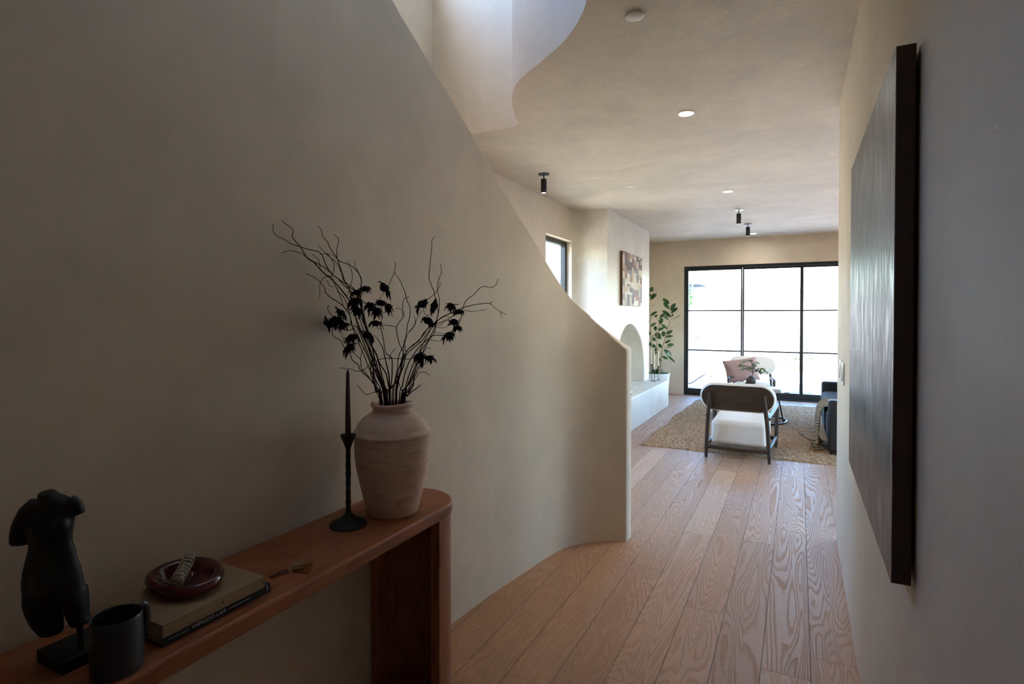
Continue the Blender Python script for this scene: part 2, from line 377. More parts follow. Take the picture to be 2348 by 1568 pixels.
mb = MB(); mb.box(SK[0]-.1, SK[0], SK[2]-.1, SK[3]+.1, HC, 5.6); mb.box(SK[1], SK[1]+.1, SK[2]-.1, SK[3]+.1, HC, 5.6); mb.box(SK[0], SK[1], SK[2]-.1, SK[2], HC, 5.6); mb.box(SK[0], SK[1], SK[3], SK[3]+.1, HC, 5.6)
struct(mb.build('wall_added_skylight', STUCCO, smooth=False))
mb = MB(); mb.box(SK[0]-.05, SK[1]+.05, SK[2]-.05, SK[3]+.05, 5.752, 5.765); struct(mb.build('added_skylight_5', G, smooth=False))  # pane over the added living room skylight

# ceiling with the S-shaped stairwell opening
void = [(XL, 3.69), (-1.86, 3.70), (-1.80, 3.63), (-1.765, 3.522), (-1.698, 3.344), (-1.614, 3.178), (-1.52, 3.038), (-1.412, 2.935), (-1.308, 2.86), (-1.21, 2.786), (-1.081, 2.684), (-.963, 2.559), (-.887, 2.458), (-.835, 2.364), (-.79, 2.22), (-.765, 2.0), (-.76, 1.6), (-.76, .9), (-.80, .4), (-.95, 0.05), (-1.2, -.2), (-1.6, -.35), (XL, -.35)]
vc = [Vector((void[0][0], void[0][1], 0))] + cat_rom([(x, y, 0) for x, y in void[1:-1]], 5) + [Vector((void[-1][0], void[-1][1], 0))]
outer = [(XL-.1, 3.69)] + [(XL-.1, YD+.05), (SK[0], YD+.05), (SK[0], 4.2), (XR+.05, 4.2), (XR+.05, -2.3), (XL-.1, -2.3), (XL-.1, -.35)]
poly = outer + [(p.x, p.y) for p in reversed(vc)]
def slab(poly, z0, z1):
    m = MB(); n = len(poly); v3 = [Vector((x, y, 0)) for x, y in poly]; tris = tessellate_polygon([v3])
    m.add([(x, y, z0) for x, y in poly]+[(x, y, z1) for x, y in poly], [tuple(t) for t in tris]+[tuple(i+n for i in t) for t in tris]+[(i, (i+1) % n, n+(i+1) % n, n+i) for i in range(n)])
    return m
struct(slab(poly, HC, HC+.16).build('ceiling', P_CEIL, angle=30))
mb = MB(); mb.box(SK[0]+.0005, SK[1], 4.2, SK[2], HC, HC+.16); mb.box(SK[0]+.0005, SK[1], SK[3], YD+.05, HC, HC+.16); mb.box(SK[1], 3.3, 4.2, YD+.05, HC, HC+.16); struct(mb.build('ceiling_by_added_skylight', P_CEIL, smooth=False))
# stairwell walls rise from the opening's edge
def ribbon(pts, th, z0, z1):
    m = MB(); vs = []; n = len(pts)
    for i, p in enumerate(pts):
        t = (pts[min(i+1, n-1)]-pts[max(i-1, 0)]).normalized(); nl = Vector((-t.y, t.x, 0))*th
        vs += [(p.x, p.y, z0), (p.x, p.y, z1), (p.x+nl.x, p.y+nl.y, z1), (p.x+nl.x, p.y+nl.y, z0)]
    fs = [(i*4+k, (i+1)*4+k, (i+1)*4+(k+1) % 4, i*4+(k+1) % 4) for i in range(n-1) for k in range(4)]
    fs += [(0, 1, 2, 3), tuple((n-1)*4+k for k in (3, 2, 1, 0))]
    m.add(vs, fs); return m
struct(ribbon([p+Vector((-.004, -.004, 0)) for p in vc], .12, HC-.0006, 5.6).build('wall_stairwell', P_WALL, angle=35))

# chimney breast with a parabolic niche, and its long hearth
XC, C1, C2, HH = -2.22, 7.065, 9.374, .436
arch = [(7.535, HH), (7.55, .72), (7.60, .95), (7.674, 1.125), (7.77, 1.225), (7.871, 1.287), (7.96, 1.327), (8.068, 1.354), (8.20, 1.366), (8.33, 1.358), (8.471, 1.322), (8.65, 1.243), (8.791, 1.165), (8.90, 1.06), (8.965, .95), (9.02, .78), (9.053, .60), (9.06, HH)]
ar = [(p.x, p.y) for p in cat_rom([(a, b, 0) for a, b in arch], 5)]
m = MB()
def off(i, d):
    a = Vector(ar[max(i-1, 0)]); b = Vector(ar[min(i+1, len(ar)-1)]); t = (b-a).normalized(); n_ = Vector((-t.y, t.x)); q = Vector(ar[i])+n_*d; return (q.x, max(q.y, HH) if 0 < i < len(ar)-1 else HH)
arO = [off(i, .022) for i in range(len(ar))]
outl = [(C1, HH)] + arO + [(C2, HH), (C2, HC), (C1, HC)]
tr = tessellate_polygon([[Vector((a, b, 0)) for a, b in outl]])
m.add([(XC, a, b) for a, b in outl], [tuple(t) for t in tr])
n = len(ar); arM = [off(i, .006) for i in range(n)]
vs = [(XC, a, b) for a, b in arO]+[(XC-.006, a, b) for a, b in arM]+[(XC-.022, a, b) for a, b in ar]+[(XL+.02, a, b) for a, b in ar]
m.add(vs, [(k*n+i, k*n+i+1, (k+1)*n+i+1, (k+1)*n+i) for k in range(3) for i in range(n-1)])
m.add([(XL+.02, 7.4, HH), (XL+.02, 9.2, HH), (XL+.02, 9.2, 1.5), (XL+.02, 7.4, 1.5)], [(0, 1, 2, 3)])
m.add([(XC, C1, 0), (XC, C1, HC), (XL, C1, HC), (XL, C1, 0)], [(0, 1, 2, 3)]); m.add([(XC, C2, 0), (XC, C2, HC), (XL, C2, HC), (XL, C2, 0)], [(0, 1, 2, 3)])
# soft inner corner where the chimney side meets the left wall
cv = [(XL+.16*(1-math.sin(a)), C1-.16*(1-math.cos(a))) for a in [PI/2*k/8 for k in range(9)]]
m.add([(x, y, z) for x, y in cv for z in (0, HC)], [(2*k, 2*k+2, 2*k+3, 2*k+1) for k in range(8)])
struct(m.build('wall_chimney', P_HEARTH, angle=32))
m = MB(); m.box(XL+.01, -1.905, 6.0, 9.42, .001, HH-.035); m.box(XL+.01, -1.898, 5.99, 9.43, HH-.035, HH)
struct(m.build('trim_hearth', P_HEARTH, bevel=.006))

# side windows
def side_window(name, Wn, x=XL-.13, t=.055):
    m = MB(); y0, y1, z0, z1 = Wn
    m.box(x-.04, x+.03, y0, y0+t, z0, z1); m.box(x-.04, x+.03, y1-t, y1, z0, z1); m.box(x-.04, x+.03, y0+t, y1-t, z0, z0+t); m.box(x-.04, x+.03, y0+t, y1-t, z1-t, z1)
    f = struct(m.build(name, BLACK_METAL, bevel=.004))
    p = MB(); p.box(x-.012, x-.006, y0+t, y1-t, z0+t, z1-t); p.build('pane', G, f, smooth=False); return f
side_window('window_1', W1); side_window('added_window_2', W2); side_window('added_window_4', W4, x=3.3); side_window('window_3', W3, x=XL-.1)  # second and third calls are unseen windows added for light

# glazed sliding door
m = MB(); y0 = YD+.02; y1 = YD+.13
m.box(DX0, DX0+.035, y0, y1, 0, DZ); m.box(DX1-.035, DX1, y0, y1, 0, DZ); m.box(DX0+.035, DX1-.035, y0, y1, DZ-.05, DZ); m.box(DX0+.035, DX1-.035, y0, y1, 0, .03)
door = struct(m.build('door_1', BLACK_METAL, bevel=.004))
xs = [DX0+.035, -.905, .05, 1.0, DX1-.035]
for k in range(4):
    a, b = xs[k], xs[k+1]; yy = y0+.02+(.045 if k in (1, 2) else 0); la = .04 if k == 0 else .026; lb = .04 if k == 3 else .026
    if k in (1, 2): a -= .0; 
    m = MB(); m.box(a, a+la, yy, yy+.04, .03, DZ-.05); m.box(b-lb, b, yy, yy+.04, .03, DZ-.05); m.box(a+la, b-lb, yy, yy+.04, .03, .125); m.box(a+la, b-lb, yy, yy+.04, DZ-.085, DZ-.05)
    s_ = m.build('sliding_panel', BLACK_METAL, door, bevel=.003)
    m = MB(); m.box(a+la, b-lb, yy+.008, yy+.032, 1.584-.012, 1.584+.012); m.box(a+la, b-lb, yy+.008, yy+.032, .846-.012, .846+.012); m.build('glazing_bar', BLACK_METAL, s_, smooth=False)
    m = MB(); m.box(a+la, b-lb, yy+.017, yy+.023, .125, DZ-.085); m.build('pane', G, s_, smooth=False)

# ------------------------------------------------------------------ ceiling fixtures
def downlight(x, y, label):
    t = thing('recessed_downlight', label, 'ceiling light', (x, y, HC), group='recessed downlights')
    m = MB(); m.lathe([(.044, -.001), (.047, -.007), (.058, -.006), (.062, -.001)], 36); m.build('trim_ring', WHITE_TRIM, t)
    m = MB(); m.lathe([(0, -.004), (.045, -.004)], 36); m.build('diffuser', E_LAMP, t)
    ld = bpy.data.lights.new('downlight_beam', 'SPOT'); ld.energy = 8; ld.spot_size = math.radians(125); ld.spot_blend = 1; ld.color = (1, .84, .66); ld.shadow_soft_size = .04
    lo = bpy.data.objects.new('downlight_beam', ld); COL.objects.link(lo); lo.parent = t; lo.location = (0, 0, -.02)
downlight(-.695, 3.983, 'recessed round downlight nearest the camera, on the hall ceiling')
downlight(-.71, 6.688, 'recessed round downlight in the middle of the ceiling')
downlight(-.685, 10.334, 'farthest recessed downlight, behind the far spotlight by the air vent')
def spot(x, y, label, canopy):
    t = thing('ceiling_spotlight', label, 'spotlight', (x, y, HC), group='black cylinder spotlights')
    m = MB(); m.lathe([(.0, -.001), (.058, -.001), (.058, -.006), (.05, -.008), (0, -.008)], 36)
    for sx in (-.033, .033): m.lathe([(0, -.008), (.005, -.008), (.004, -.011), (0, -.011)], 10, c=(sx, 0, 0))
    m.build('canopy', canopy, t)
    m = MB(); m.tube([(0, 0, -.008), (0, 0, -.055)], .006, 12); m.build('stem', LIGHT_BLACK, t)
    m = MB(); m.lathe([(0, -.05), (.026, -.05), (.029, -.053), (.029, -.183), (.027, -.186), (.024, -.186), (.024, -.178)], 32); m.build('lamp_body', LIGHT_BLACK, t)
    m = MB(); m.lathe([(0, -.181), (.024, -.179)], 28); m.build('lens', E_SPOT, t)
CHROME = simple('bright_metal', lin(190, 190, 190), .2, 1)
spot(-2.235, 5.062, 'black cylinder ceiling spotlight alone at left near the small side window', LIGHT_BLACK)
spot(-.707, 7.94, 'nearer of the two black cylinder spotlights before the glass door', CHROME)
spot(-.69, 9.212, 'farther of the two black cylinder spotlights before the glass door', LIGHT_BLACK)
def disc(name, x, y, r, h, label, cat, group=None, z=HC):
    m = MB(); m.lathe([(0, -h), (r*.82, -h), (r*.97, -h*.8), (r, -h*.4), (r*.98, 0), (0, 0)], 40)
    tag(m.build(name, WHITE_TRIM, loc=(x, y, z-.0005)), label, cat, group)
disc('smoke_detector', -.682, 2.576, .043, .014, 'round white smoke detector on the ceiling nearest the camera', 'smoke detector')
disc('sprinkler_cover', -1.619, 5.962, .043, .006, 'small flat white sprinkler cap on the ceiling right of the left spotlight', 'sprinkler', 'sprinkler caps')
disc('sprinkler_cover', -1.635, 9.572, .04, .006, 'small flat sprinkler cap on the ceiling near the far wall', 'sprinkler', 'sprinkler caps')
t = thing('air_vent', 'rectangular slatted air vent in the ceiling by the far wall', 'vent', (-.34, 10.43, HC))
m = MB(); m.box(-.19, .19, -.05, -.036, -.006, 0); m.box(-.19, .19, .036, .05, -.006, 0); m.box(-.19, -.165, -.036, .036, -.006, 0); m.box(.165, .19, -.036, .036, -.006, 0); m.build('frame', WHITE_TRIM, t, smooth=False)
m = MB(); m.box(-.165, .165, -.036, .036, -.0015, 0); m.build('duct_black_sheet', LIGHT_BLACK, t, smooth=False)  # black sheet stands in for the darkness inside the duct
m = MB()
for k in range(22): m.box(-.16+k*.015, -.16+k*.015+.005, -.036, .036, -.006, -.0016)
m.build('slats', WHITE_TRIM, t, smooth=False)

# ------------------------------------------------------------------ console table and what stands on it
TT = .785; TH = .045
X0, X1, TY1 = -1.503, -1.168, 1.905; TR = (X1-X0)/2; TXC = (X0+X1)/2
ct = thing('console_table', 'reddish oak console table with rounded end against the curved wall', 'console table', (TXC, 1.05, 0))
def half_pts(r, cy, n=24): return [(r*math.cos(a), cy+r*math.sin(a)) for a in [PI*k/n for k in range(n+1)]]
yc = TY1-TR-1.05
top = half_pts(TR, yc) + [(-x, -y) for x, y in half_pts(TR, yc)]
m = MB(); m.prism(top, TT-TH, TT); m.build('tabletop', CHERRY, ct, bevel=.008)
for sgn in (1, -1):
    m = MB(); ri = TR-.045; ro = TR-.006; ar_ = half_pts(ro, yc, 28); ai = half_pts(ri, yc, 28)
    pl = [(ro, yc-.03)] + ar_ + [(-ro, yc-.03), (-ri, yc-.03)] + ai[::-1] + [(ri, yc-.03)]
    if sgn < 0: pl = [(-x, -y) for x, y in pl]
    m.prism(pl, 0.0, TT-TH); m.build('leg', CHERRY_V, ct, bevel=.003)
    m = MB(); pl = [(ri-.001, yc-.03)] + half_pts(ri-.001, yc, 28) + [(-ri+.001, yc-.03)]
    if sgn < 0: pl = [(-x, -y) for x, y in pl]
    m.prism(pl, 0.001, .04); m.build('base', CHERRY, ct, smooth=False)

# tall vase
VX, VY = -1.314, 1.614
vp = [(0, .0), (.086, .0), (.0895, .004), (.094, .02), (.106, .069), (.118, .12), (.127, .16), (.133, .21), (.1345, .25), (.134, .278), (.1365, .283), (.1385, .289), (.1365, .295), (.132, .299), (.124, .318), (.107, .339), (.086, .355), (.0735, .364), (.0685, .371), (.0685, .379), (.0735, .385), (.0765, .391), (.0755, .397), (.07, .400), (.064, .397), (.0615, .388), (.062, .37), (.08, .35), (.12, .31), (.12, .2), (.09, .03), (0, .02)]
def vfn(p, a):
    k = 1+.012*math.sin(2*a+1)+.008*math.sin(3*a); q = p.copy(); q.x *= k; q.y *= k; q.z += .0025*math.sin(a*2+p.z*3)*(p.z > .1); return q
vase = MB().lathe(vp, 72, fn=vfn).build('vase', ceramic_mat(), loc=(VX, VY, TT), angle=60)
tag(vase, 'tall beige aged ceramic vase holding dried twigs on the console table', 'vase')

TWIG = simple('dry_twig_bark', lin(58, 42, 32), .85, spec=.2, var=.35, vscale=40)
TWIG2 = simple('dark_twig_bark', lin(38, 30, 27), .85, spec=.2, var=.35, vscale=40)
PETAL = simple('dried_dark_petal', lin(26, 20, 26), .85, spec=.15, var=.4, vscale=60)
ZV = 2.045; O7 = 3.409
def tw(pts, depth, base=True, mouth=None):
    """crop coordinates of a traced twig -> points in the vase's own depth, leaning 'depth' metres toward (+) or away (-) at its tip"""
    n = len(pts); out = []; L = [0]
    for a, b in zip(pts, pts[1:]): L.append(L[-1]+math.hypot(a[0]-b[0], a[1]-b[1]))
    for (x, y), l in zip(pts, L):
        f = (1490-y)/1300; d = depth*f + .02*math.sin(l/90+depth*40)*min(1, f*3)
        P = at(600+x/O7, 480+y/O7, ZV-d)
        if P.x < -1.478: P = at(600+x/O7, 480+y/O7, (ZV-d)*(-1.478/P.x))
        out.append(P)
    return out
MOUTH = Vector((VX, VY, TT+.39))
def twig(pts, depth, label, r0=.0016, r1=.0006, sides=(), mat=None, root=True):
    r0 *= 1.2; r1 *= 1.5
    o = thing('dried_twig', label, 'twig', (VX, VY, TT+.03), group='curly dried twigs in the beige vase')
    P = tw(pts, depth)
    if root:
        e = P[-1].copy(); q = MOUTH + (e-MOUTH)*.6; lim = Vector((e.x-VX, e.y-VY, 0))
        if lim.length > .045: e = Vector((VX, VY, e.z)) + lim.normalized()*.045
        P[-1] = Vector((e.x, e.y, TT+.405)); P.append(Vector((VX+(e.x-VX)*.3, VY+(e.y-VY)*.3, TT+.06)))
    P = cat_rom(P, 4); n = len(P); ori = Vector((VX, VY, TT+.03))
    m = MB(); m.tube([p-ori for p in P], [r1+(r0-r1)*(k/n)**.8*(1+.12*math.sin(k*1.7)) for k in range(n)], 6)
    for s_ in sides:
        S = cat_rom(tw(s_, depth), 4); m.tube([p-ori for p in S], [r1+(r0-r1)*.3*k/len(S) for k in range(len(S))], 5)
    m.build('stem', mat or TWIG, o); return o
TW = [
 ([(95,110),(88,160),(110,200),(180,238),(235,270),(280,285),(340,305),(400,320),(450,335),(475,365),(500,430),(530,480),(580,530),(640,570),(690,610),(740,650),(770,740),(790,830),(810,920),(840,1000),(870,1090),(880,1180),(870,1260),(880,1350),(895,1430),(910,1490)], .02, 'curly dried twig reaching farthest left, hooked tip, in the beige vase', .0024, []),
 ([(155,85),(180,108),(225,140),(247,172),(238,210),(265,250),(300,290),(330,340),(360,385),(410,415),(440,450),(490,500),(540,540),(590,590),(640,650),(690,720),(720,800),(750,890),(780,960),(820,1040),(850,1130),(890,1230),(930,1330),(950,1400),(965,1480)], .05, 'curly dried twig with the topmost tip at upper left', .0024, []),
 ([(152,345),(200,325),(250,325),(310,345),(345,370),(390,400),(450,430),(500,460),(550,505),(600,545),(650,600),(700,640),(735,720),(760,800),(790,870),(830,960),(860,1060),(900,1140),(920,1220),(940,1300),(960,1380),(975,1480)], .0, 'dried twig with a flat tip just below the two leftmost ones', .0022, []),
 ([(433,130),(455,145),(470,175),(480,215),(515,255),(530,295),(560,340),(590,380),(610,440),(630,500),(650,560),(690,640),(700,720),(730,830),(760,930),(800,1010),(840,1090),(865,1170),(850,1260),(870,1330),(900,1420),(915,1490)], .09, 'tall dried twig left of centre with a bent tip, left of its taller neighbour', .0022, []),
 ([(560,197),(590,215),(602,250),(590,300),(588,350),(592,385),(620,410),(680,430),(730,465),(765,510),(780,570),(770,640),(775,720),(800,840),(830,950),(850,1050),(890,1120),(920,1200),(970,1280),(990,1370),(1000,1480)], .07, 'dried twig rising upright then bending, fifth tip from the left', .002, [[(730,400),(730,440),(750,480),(775,530),(780,570)]]),
 ([(445,282),(475,318),(530,370),(570,400),(600,440),(625,500),(645,560),(700,600),(735,640),(760,720),(790,810),(815,900),(850,1000),(870,1110),(905,1230),(940,1340),(975,1480)], -.02, 'short leaning dried twig in the left tangle above the flowers', .0018, [[(682,400),(680,430),(700,470),(708,520),(700,580),(665,680)], [(455,350),(520,348),(560,360),(590,385)]]),
 ([(342,500),(390,520),(430,545),(460,570),(490,610),(500,650),(540,690),(590,720),(640,760),(690,830),(700,900),(740,960),(780,1050),(820,1130),(850,1200),(900,1290),(940,1370),(960,1480)], .12, 'low forked dried twig at left, above the leftmost flowers', .002, [[(455,690),(455,620),(460,570),(490,530),(545,520),(560,490),(567,430),(545,385),(510,345)]]),
 ([(395,348),(440,390),(455,440),(460,470),(500,510),(550,530),(565,570),(600,640),(650,700),(680,790),(700,870),(720,950),(760,1050),(800,1140),(840,1240),(900,1350),(940,1480)], -.03, 'thin dried twig crossing the left tangle', .0016, [[(510,550),(530,595),(560,605)], [(590,635),(610,670),(640,760)]]),
 ([(1043,412),(1045,450),(1040,495),(1075,545),(1100,600),(1120,650),(1135,710),(1160,770),(1155,850),(1140,900),(1130,980),(1110,1060),(1070,1150),(1060,1250),(1040,1350),(1020,1480)], .03, 'wavy dried twig standing alone in the middle of the vase', .0016, [[(985,610),(1005,570),(1020,530),(1040,495)]]),
 ([(1155,685),(1125,690),(1105,720),(1100,770),(1113,830),(1085,870),(1055,920),(1060,980),(1080,1060),(1110,1130),(1095,1230),(1060,1330),(1050,1400),(1045,1480)], .1, 'short looping dried twig right of the middle one', .0015, [[(1045,775),(1075,775),(1100,800),(1100,840)], [(950,905),(1000,908),(1055,918)]]),
 ([(1355,215),(1332,240),(1330,300),(1322,370),(1315,450),(1308,530),(1330,600),(1350,650),(1360,720),(1380,800),(1360,880),(1300,960),(1250,1030),(1190,1080),(1130,1140),(1110,1220),(1080,1300),(1060,1400),(1050,1480)], .02, 'tallest dried twig on the right side of the vase', .0018, []),
 ([(1398,430),(1405,490),(1380,560),(1375,640),(1388,700),(1385,790),(1370,860),(1340,950),(1290,1040),(1240,1110),(1190,1200),(1150,1300),(1120,1400),(1090,1480)], .06, 'upright dried twig just right of the tallest right one', .0018, [[(1395,560),(1390,600),(1350,660),(1290,710)]]),
 ([(1850,540),(1830,590),(1790,612),(1740,602),(1700,620),(1660,665),(1600,710),(1575,765),(1560,840),(1530,910),(1490,960),(1410,985),(1340,985),(1280,1030),(1220,1090),(1160,1180),(1120,1280),(1100,1380),(1075,1480)], .04, 'dried twig on the far right whose tip curls upward', .0018, []),
 ([(1910,822),(1860,795),(1820,770),(1780,735),(1700,740),(1640,750),(1570,770),(1500,800),(1420,840),(1360,880),(1300,930),(1250,1000),(1200,1050),(1140,1100),(1100,1180),(1090,1270),(1060,1350),(1055,1480)], .1, 'dried twig reaching farthest right with a forked tip', .002, [[(1880,848),(1865,800)], [(1805,722),(1780,735)]]),
 ([(1760,782),(1700,790),(1640,798),(1600,790),(1560,800),(1500,830),(1440,870),(1350,900),(1270,960),(1230,1030),(1180,1060),(1120,1130),(1080,1220),(1050,1330),(1030,1480)], -.03, 'flat dried twig just under the farthest right one', .0017, [[(1440,860),(1425,870),(1400,905),(1350,900)]]),
 ([(605,1240),(640,1240),(665,1250),(700,1248),(740,1265),(790,1258),(830,1225),(860,1200),(880,1290),(900,1390),(930,1480)], .03, 'low dried twig curling left behind the candle tip', .0014, []),
 ([(745,1370),(780,1410),(820,1450),(870,1490)], .0, 'very short dried twig low at the left of the vase mouth', .0012, []),
 ([(530,752),(515,770),(525,800),(560,850),(555,930),(560,990),(620,1025),(640,1070),(690,1130),(710,1180),(750,1210),(775,1260),(830,1310),(870,1350),(900,1400),(935,1480)], .13, 'thin dried twig looping below the leftmost flowers', .0017, [[(625,945),(632,1000),(650,1050)]]),
 ([(1315,1300),(1285,1275),(1240,1272),(1210,1310),(1180,1360),(1140,1430),(1110,1480)], .05, 'small curved dried twig low on the right', .0015, []),
 ([(1245,1370),(1215,1395),(1165,1430),(1135,1460),(1115,1490)], .02, 'thick cut branch stub leaning right at the vase mouth', .0036, []),
 ([(1245,1210),(1215,1270),(1190,1320),(1185,1370),(1150,1430),(1105,1485)], .08, 'thick dark branch right of centre carrying the low right flowers', .0032, []),
 ([(880,980),(910,1020),(945,1080),(960,1140),(980,1230),(995,1300),(1000,1400),(1000,1490)], .09, 'dark stem rising in the middle of the bunch', .0026, []),
 ([(1115,1020),(1110,1100),(1090,1200),(1085,1280),(1060,1340),(1010,1400),(1000,1485)], -.01, 'straight dark stem just right of the middle of the bunch', .0028, []),
 ([(1190,830),(1200,890),(1150,960),(1120,1040),(1125,1130),(1080,1230),(1060,1300),(1080,1380),(1110,1450),(1085,1485)], .12, 'wavy thin stem between the middle and right flowers', .0014, [[(1250,790),(1215,850),(1190,920),(1150,960)]]),
 ([(1320,1090),(1290,1080),(1270,1110),(1200,1150),(1150,1170),(1050,1165),(960,1165),(900,1190),(900,1300),(960,1400),(1000,1480)], .07, 'tangled dried twig crossing low through the middle', .0015, [[(775,1180),(780,1120),(810,1080)], [(1045,1090),(1010,1130),(1000,1180)]]),
]
for k, (pts, d, lab, r0, sides) in enumerate(TW): twig(pts, d, lab, r0, .0006, sides, TWIG2 if k % 3 == 1 else TWIG)

def flower_mb(c, r, seed):
    rnd = random.Random(seed); m = MB(); m.ell(c, (r*.62, r*.62, r*.5), 12, 8)
    ax = Vector((rnd.uniform(-.5, .5), rnd.uniform(-.5, .5), rnd.uniform(.2, 1))).normalized()
    for k in range(26):
        a = k*2.4; o1 = ax.orthogonal().normalized(); o2 = ax.cross(o1)
        out = (o1*math.cos(a)+o2*math.sin(a)); L = r*rnd.uniform(.75, 1.3); dr = rnd.uniform(-.2, .9)
        p0 = Vector(c)+ax*r*.2*rnd.random(); p1 = p0+out*L*.5+Vector((0, 0, .1*L)); p2 = p0+out*L*.85+Vector((0, 0, -dr*L*.5)); p3 = p2+out*L*.12+Vector((rnd.uniform(-.1, .1)*L, 0, -dr*L*.45))
        m.tube([p0, p1, p2, p3], [r*.10, r*.20, r*.17, r*.06], 6, flat=.45)
        for q in range(3):
            m.tube([p3, p3+Vector((rnd.uniform(-.2, .2), rnd.uniform(-.2, .2), rnd.uniform(-.25, .1)))*r], [r*.035, r*.012], 4)
    return m
FL = [
 ('dark dried flower sprig reaching farthest left over the table', [(560,900),(600,925),(650,940),(700,940),(735,910),(780,1000),(840,1150),(900,1300),(960,1480)], [(620,810,40),(590,870,50),(510,885,36),(640,905,36)], .11),
 ('dark dried flower sprig hanging low at left above the candle', [(690,1090),(740,1140),(775,1180),(780,1240),(830,1300),(880,1370),(930,1430),(960,1485)], [(705,1000,44),(690,1080,42)], .15),
 ('dark dried flower sprig with the tall column of blooms left of centre', [(735,720),(745,800),(770,860),(790,930),(830,1030),(860,1130),(890,1220),(930,1320),(970,1400),(985,1485)], [(740,650,34),(805,620,36),(735,720,44),(745,790,42),(830,985,44)], .08),
 ('dark dried flower sprig in the middle with the round topmost bloom', [(920,690),(945,830),(930,900),(950,1010),(970,1120),(1015,1160),(1020,1250),(1015,1350),(1005,1480)], [(960,615,48),(930,730,38),(988,765,32),(900,795,34),(850,755,38),(890,890,38)], .06),
 ('dark dried flower sprig at right with three blooms close together', [(1290,830),(1340,880),(1310,960),(1260,1050),(1230,1130),(1210,1230),(1160,1350),(1110,1480)], [(1255,740,48),(1350,750,40),(1300,870,44)], .09),
 ('dark dried flower sprig with the rightmost blooms', [(1540,800),(1430,830),(1370,880),(1350,960),(1300,1040),(1250,1130),(1190,1250),(1130,1400),(1095,1480)], [(1480,755,36),(1540,800,32),(1500,880,34),(1530,925,30),(1465,985,44)], .04),
 ('dark dried flower sprig low on the right above the vase', [(1275,1160),(1230,1220),(1190,1300),(1150,1400),(1115,1480)], [(1240,1155,44),(1315,1165,34)], .1)]
for k, (lab, stem, fl, d) in enumerate(FL):
    ori = Vector((VX, VY, TT+.03)); o = thing('dried_flower_sprig', lab, 'dried flower', ori, group='dark dried flowers in the beige vase')
    P = tw(stem, d); e = P[-1]; lim = Vector((e.x-VX, e.y-VY, 0))
    if lim.length > .045: e = Vector((VX, VY, e.z))+lim.normalized()*.045
    P[-1] = Vector((e.x, e.y, TT+.405)); P.append(Vector((VX+(e.x-VX)*.3, VY+(e.y-VY)*.3, TT+.07)))
    P = cat_rom(P, 4); m = MB(); m.tube([p-ori for p in P], [.0009+.0016*i/len(P) for i in range(len(P))], 6)
    cs = [tw([(x, y)], d)[0] for x, y, r in fl]
    for c in cs:
        q = min(P, key=lambda p: (p-c).length + (.25 if p.z > c.z-.01 else 0)); mid = (q+c)/2+Vector((0, 0, -.012))
        m.tube([p-ori for p in cat_rom([q, mid, c], 4)], .0009, 5)
    m.build('stem', TWIG2, o)
    for i, (c, (x, y, r)) in enumerate(zip(cs, fl)): flower_mb(c-ori, r/O7/628*1.22, k*50+i).build('flower_head', PETAL, o)

# candlestick and candle
cx, cy = -1.363, 1.441
hold = MB(); pr = [(0, 0), (.0605, 0), (.0625, .004), (.060, .009), (.040, .019), (.022, .029), (.0115, .040), (.0092, .050)]
for k in range(1, 20):
    z = .050+k*.0105; pr.append((.0082+.0009*(k % 3 == 0)-.0007*(k % 3 == 1), z))
pr += [(.0085, .262), (.0165, .285), (.026, .306), (.0262, .309), (.0235, .310), (.0105, .303), (.0105, .298), (0, .298)]
hold.lathe(pr, 36, fn=lambda p, a: Vector((p.x*(1+.05*math.sin(3*a+p.z*70)*(.05 < p.z < .26)), p.y*(1+.05*math.cos(2*a+p.z*60)*(.05 < p.z < .26)), p.z)))
tag(hold.build('candlestick', IRON, loc=(cx, cy, TT)), 'slender black iron candlestick left of the beige vase', 'candlestick')
t = thing('taper_candle', 'dark burgundy taper candle standing in the black iron candlestick', 'candle', (cx, cy, TT+.299))
m = MB(); m.lathe([(0, 0), (.0098, 0), (.0092, .06), (.0078, .15), (.006, .215), (.0045, .226), (0, .230)], 24); m.build('wax', simple('burgundy_wax', lin(66, 38, 38), .4), t)
m = MB(); m.tube([(0, 0, .228), (.0008, 0, .236)], .0009, 6); m.build('wick', TWIG2, t)

# books
def book(name, x0, x1, y0, y1, z, th, cover, label, hard=.0025):
    t = thing(name, label, 'book', ((x0+x1)/2, (y0+y1)/2, z)); hx, hy = (x1-x0)/2, (y1-y0)/2; m = MB()
    m.box(-hx, hx, -hy, hy, 0, hard); m.box(-hx, hx, -hy, hy, th-hard, th); m.box(hx-hard, hx, -hy, hy, hard, th-hard); m.build('cover', cover, t, bevel=.001)
    m = MB(); m.box(-hx+.004, hx-hard, -hy+.004, hy-.004, hard, th-hard); m.build('pages', PAGES, t, smooth=False); return t, hx, hy
def pg():
    m = N('page_edges'); f = m.noise(m.mapping(m.obj(), (1, 1, 60)), 14, 2); m.set(m.ramp(f, [(.3, lin(160, 148, 130)), (.7, lin(206, 196, 178))]), .8); return m.m
PAGES = pg(); WHITE_INK = simple('white_ink', lin(214, 210, 200), .7)
def text(s, size, mat, parent, loc, rot, name='title_text', space=1.0, shear=0):
    c = bpy.data.curves.new(name, 'FONT'); c.body = s; c.size = size; c.extrude = .00015; c.space_character = space; c.shear = shear; c.align_y = 'CENTER'
    o = bpy.data.objects.new('tmp', c); COL.objects.link(o); dg = bpy.context.evaluated_depsgraph_get(); me = bpy.data.meshes.new_from_object(o.evaluated_get(dg)); bpy.data.objects.remove(o)
    me.materials.append(mat); ob = bpy.data.objects.new(name, me); COL.objects.link(ob); ob.parent = parent; ob.location = loc; ob.rotation_euler = rot; return ob
